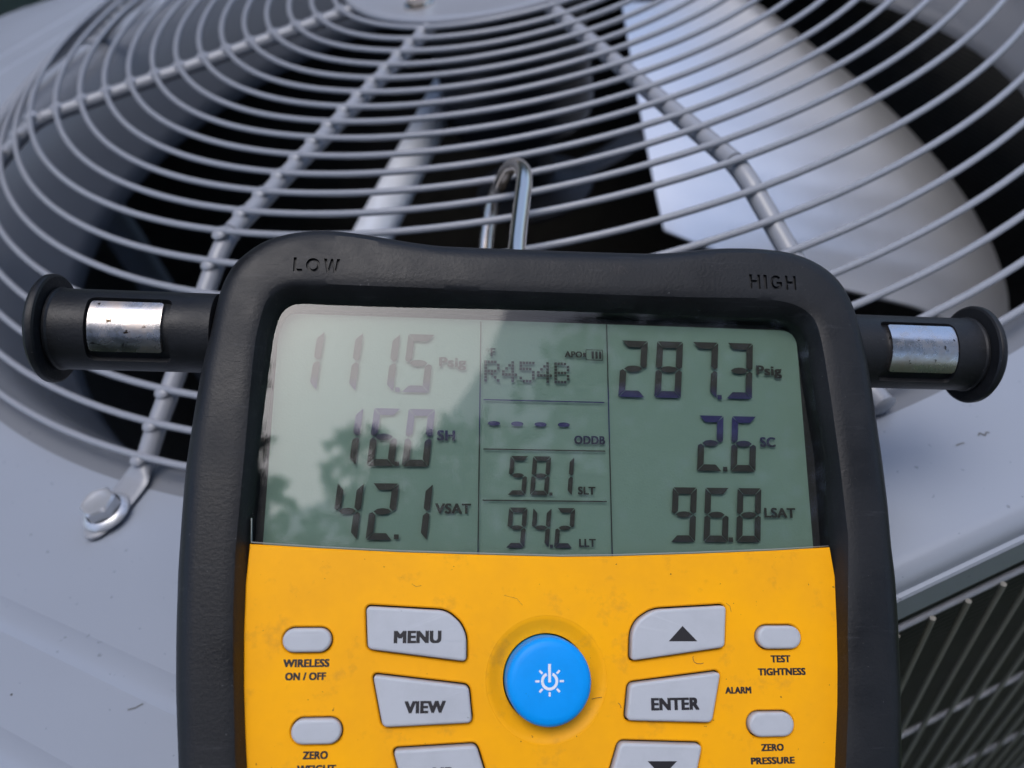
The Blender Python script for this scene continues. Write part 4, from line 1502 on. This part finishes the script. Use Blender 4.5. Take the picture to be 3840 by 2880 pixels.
def tree(name, base, label, cat, blobs, n, size, leafmat, trunk_h, trunk_r, seed, limbs=8):
    t = empty(name, base, label, cat)
    r = random.Random(seed)
    V, Fc = leaf_cloud(blobs, n, size, seed)
    me = bpy.data.meshes.new('crown')
    me.from_pydata(V, [], Fc)
    link_obj('crown', me, M[leafmat], t, smooth=False)
    path = smooth_path([(0, 0, 0), (0.04, 0.02, trunk_h * 0.4), (-0.03, 0.05, trunk_h * 0.75), (0.05, 0.0, trunk_h)], 6)
    V, Fc = loft(sweep(path, lambda q: trunk_r * (1.15 - 0.6 * q), 12, up=Vector((1, 0, 0))), True, True)
    link_obj('trunk', mesh_from(V, Fc, 'trunk'), M['bark'], t)
    for k in range(limbs):
        b = blobs[k % len(blobs)]
        z0 = trunk_h * r.uniform(0.55, 0.98)
        e = Vector(b[:3])
        s = Vector((0, 0, z0))
        mid = s.lerp(e, 0.5) + Vector((0, 0, 0.12 * e.length * 0.3))
        path = smooth_path([s, mid, e], 6)
        V, Fc = loft(sweep(path, lambda q: trunk_r * 0.42 * (1 - 0.8 * q), 8, up=Vector((0.3, 1, 0.1))), True, True)
        link_obj('limb', mesh_from(V, Fc, 'limb'), M['bark'], t)
    return t
r = random.Random(3)
bl = [(r.uniform(-1.9, 1.9), r.uniform(-1.9, 1.9), 4.2 + r.uniform(-1.3, 1.9), r.uniform(0.7, 1.2)) for _ in range(20)]
bl += [(-2.3, 0.7, 5.0, 0.45), (-1.8, 0.4, 5.2, 0.5), (-2.2, 0.0, 4.3, 0.6), (-1.3, 0.6, 4.7, 0.6), (-2.6, 0.1, 4.7, 0.4)]
tree('tree', (3.6, -3.2, GZ), 'leafy green tree standing behind the viewer, seen only as a reflection in the display', 'tree', bl, 17000, 0.065, 'leaf', 3.6, 0.16, 11)
bl = [(r.uniform(-2.6, 2.6), r.uniform(-1.4, 1.4), 1.6 + 7.4 * r.random(), r.uniform(0.6, 1.15)) for _ in range(70)]
tree('evergreen_tree', (-3.9, 3.3, GZ), 'tall dark evergreen tree standing beyond the left side of the unit', 'tree', bl, 20000, 0.14, 'leaf_dark', 8.0, 0.22, 21)
ev = bl
bl = [(r.uniform(-1.6, 1.6), r.uniform(-0.35, 0.35), 0.4 + 1.9 * r.random(), r.uniform(0.35, 0.5)) for _ in range(40)]
tree('added_hedge', (0.1, 3.6, GZ), 'clipped green bushes added unseen beyond the unit to darken low sky reflections', 'added_hedge', bl, 9000, 0.07, 'leaf_dark', 1.2, 0.04, 19)  # added, unseen: hides bright low sky from the blade reflections
tree('added_hedge', (-0.4, -2.4, GZ), 'clipped green bushes added unseen behind the viewer to block low sky', 'added_hedge', bl, 12000, 0.06, 'leaf_dark', 1.2, 0.04, 9)  # added, unseen: blocks low sky so near sides of the wires darken
bl = [(0.86, 1.78, 2.33, 0.12), (0.84, 1.65, 2.30, 0.14), (0.90, 1.52, 2.23, 0.12), (0.80, 1.50, 2.25, 0.16), (0.98, 1.40, 2.16, 0.10), (0.88, 1.35, 2.15, 0.15), (1.02, 1.30, 2.10, 0.10), (0.75, 1.65, 2.30, 0.15),
      (0.6, 1.3, 2.3, 0.22), (1.35, 1.05, 3.35, 0.16), (1.5, 0.95, 3.3, 0.16), (1.62, 0.8, 3.2, 0.18), (1.45, 0.72, 3.15, 0.2), (1.28, 0.85, 3.2, 0.18), (1.7, 1.0, 3.35, 0.14), (1.2, 0.65, 3.0, 0.2), (1.0, 0.6, 2.8, 0.2), (0.3, 0.9, 2.4, 0.3), (0.0, 0.4, 2.6, 0.4), (-0.3, 0.1, 2.8, 0.4), (0.3, 0.2, 2.9, 0.35)]
tree('stand_in_tree', (-1.0, -2.6, GZ), 'small tree added behind the viewer, standing in for the dark mirrored viewer in the display', 'tree', bl, 5200, 0.034, 'leaf', 2.2, 0.05, 17, 21)  # added foliage replaces the viewer's dark reflection in the display
bl = [(r.uniform(-1.1, 1.1), r.uniform(-1.0, 1.0), 0.75 + 1.5 * r.random() ** 1.2, r.uniform(0.4, 0.7)) for _ in range(22)]
tree('shrub', (-2.6, 2.5, GZ), 'dark green leafy shrub behind the far left corner of the unit', 'shrub', bl, 9000, 0.055, 'leaf_dark', 1.3, 0.05, 5)

bpy.context.view_layer.update()
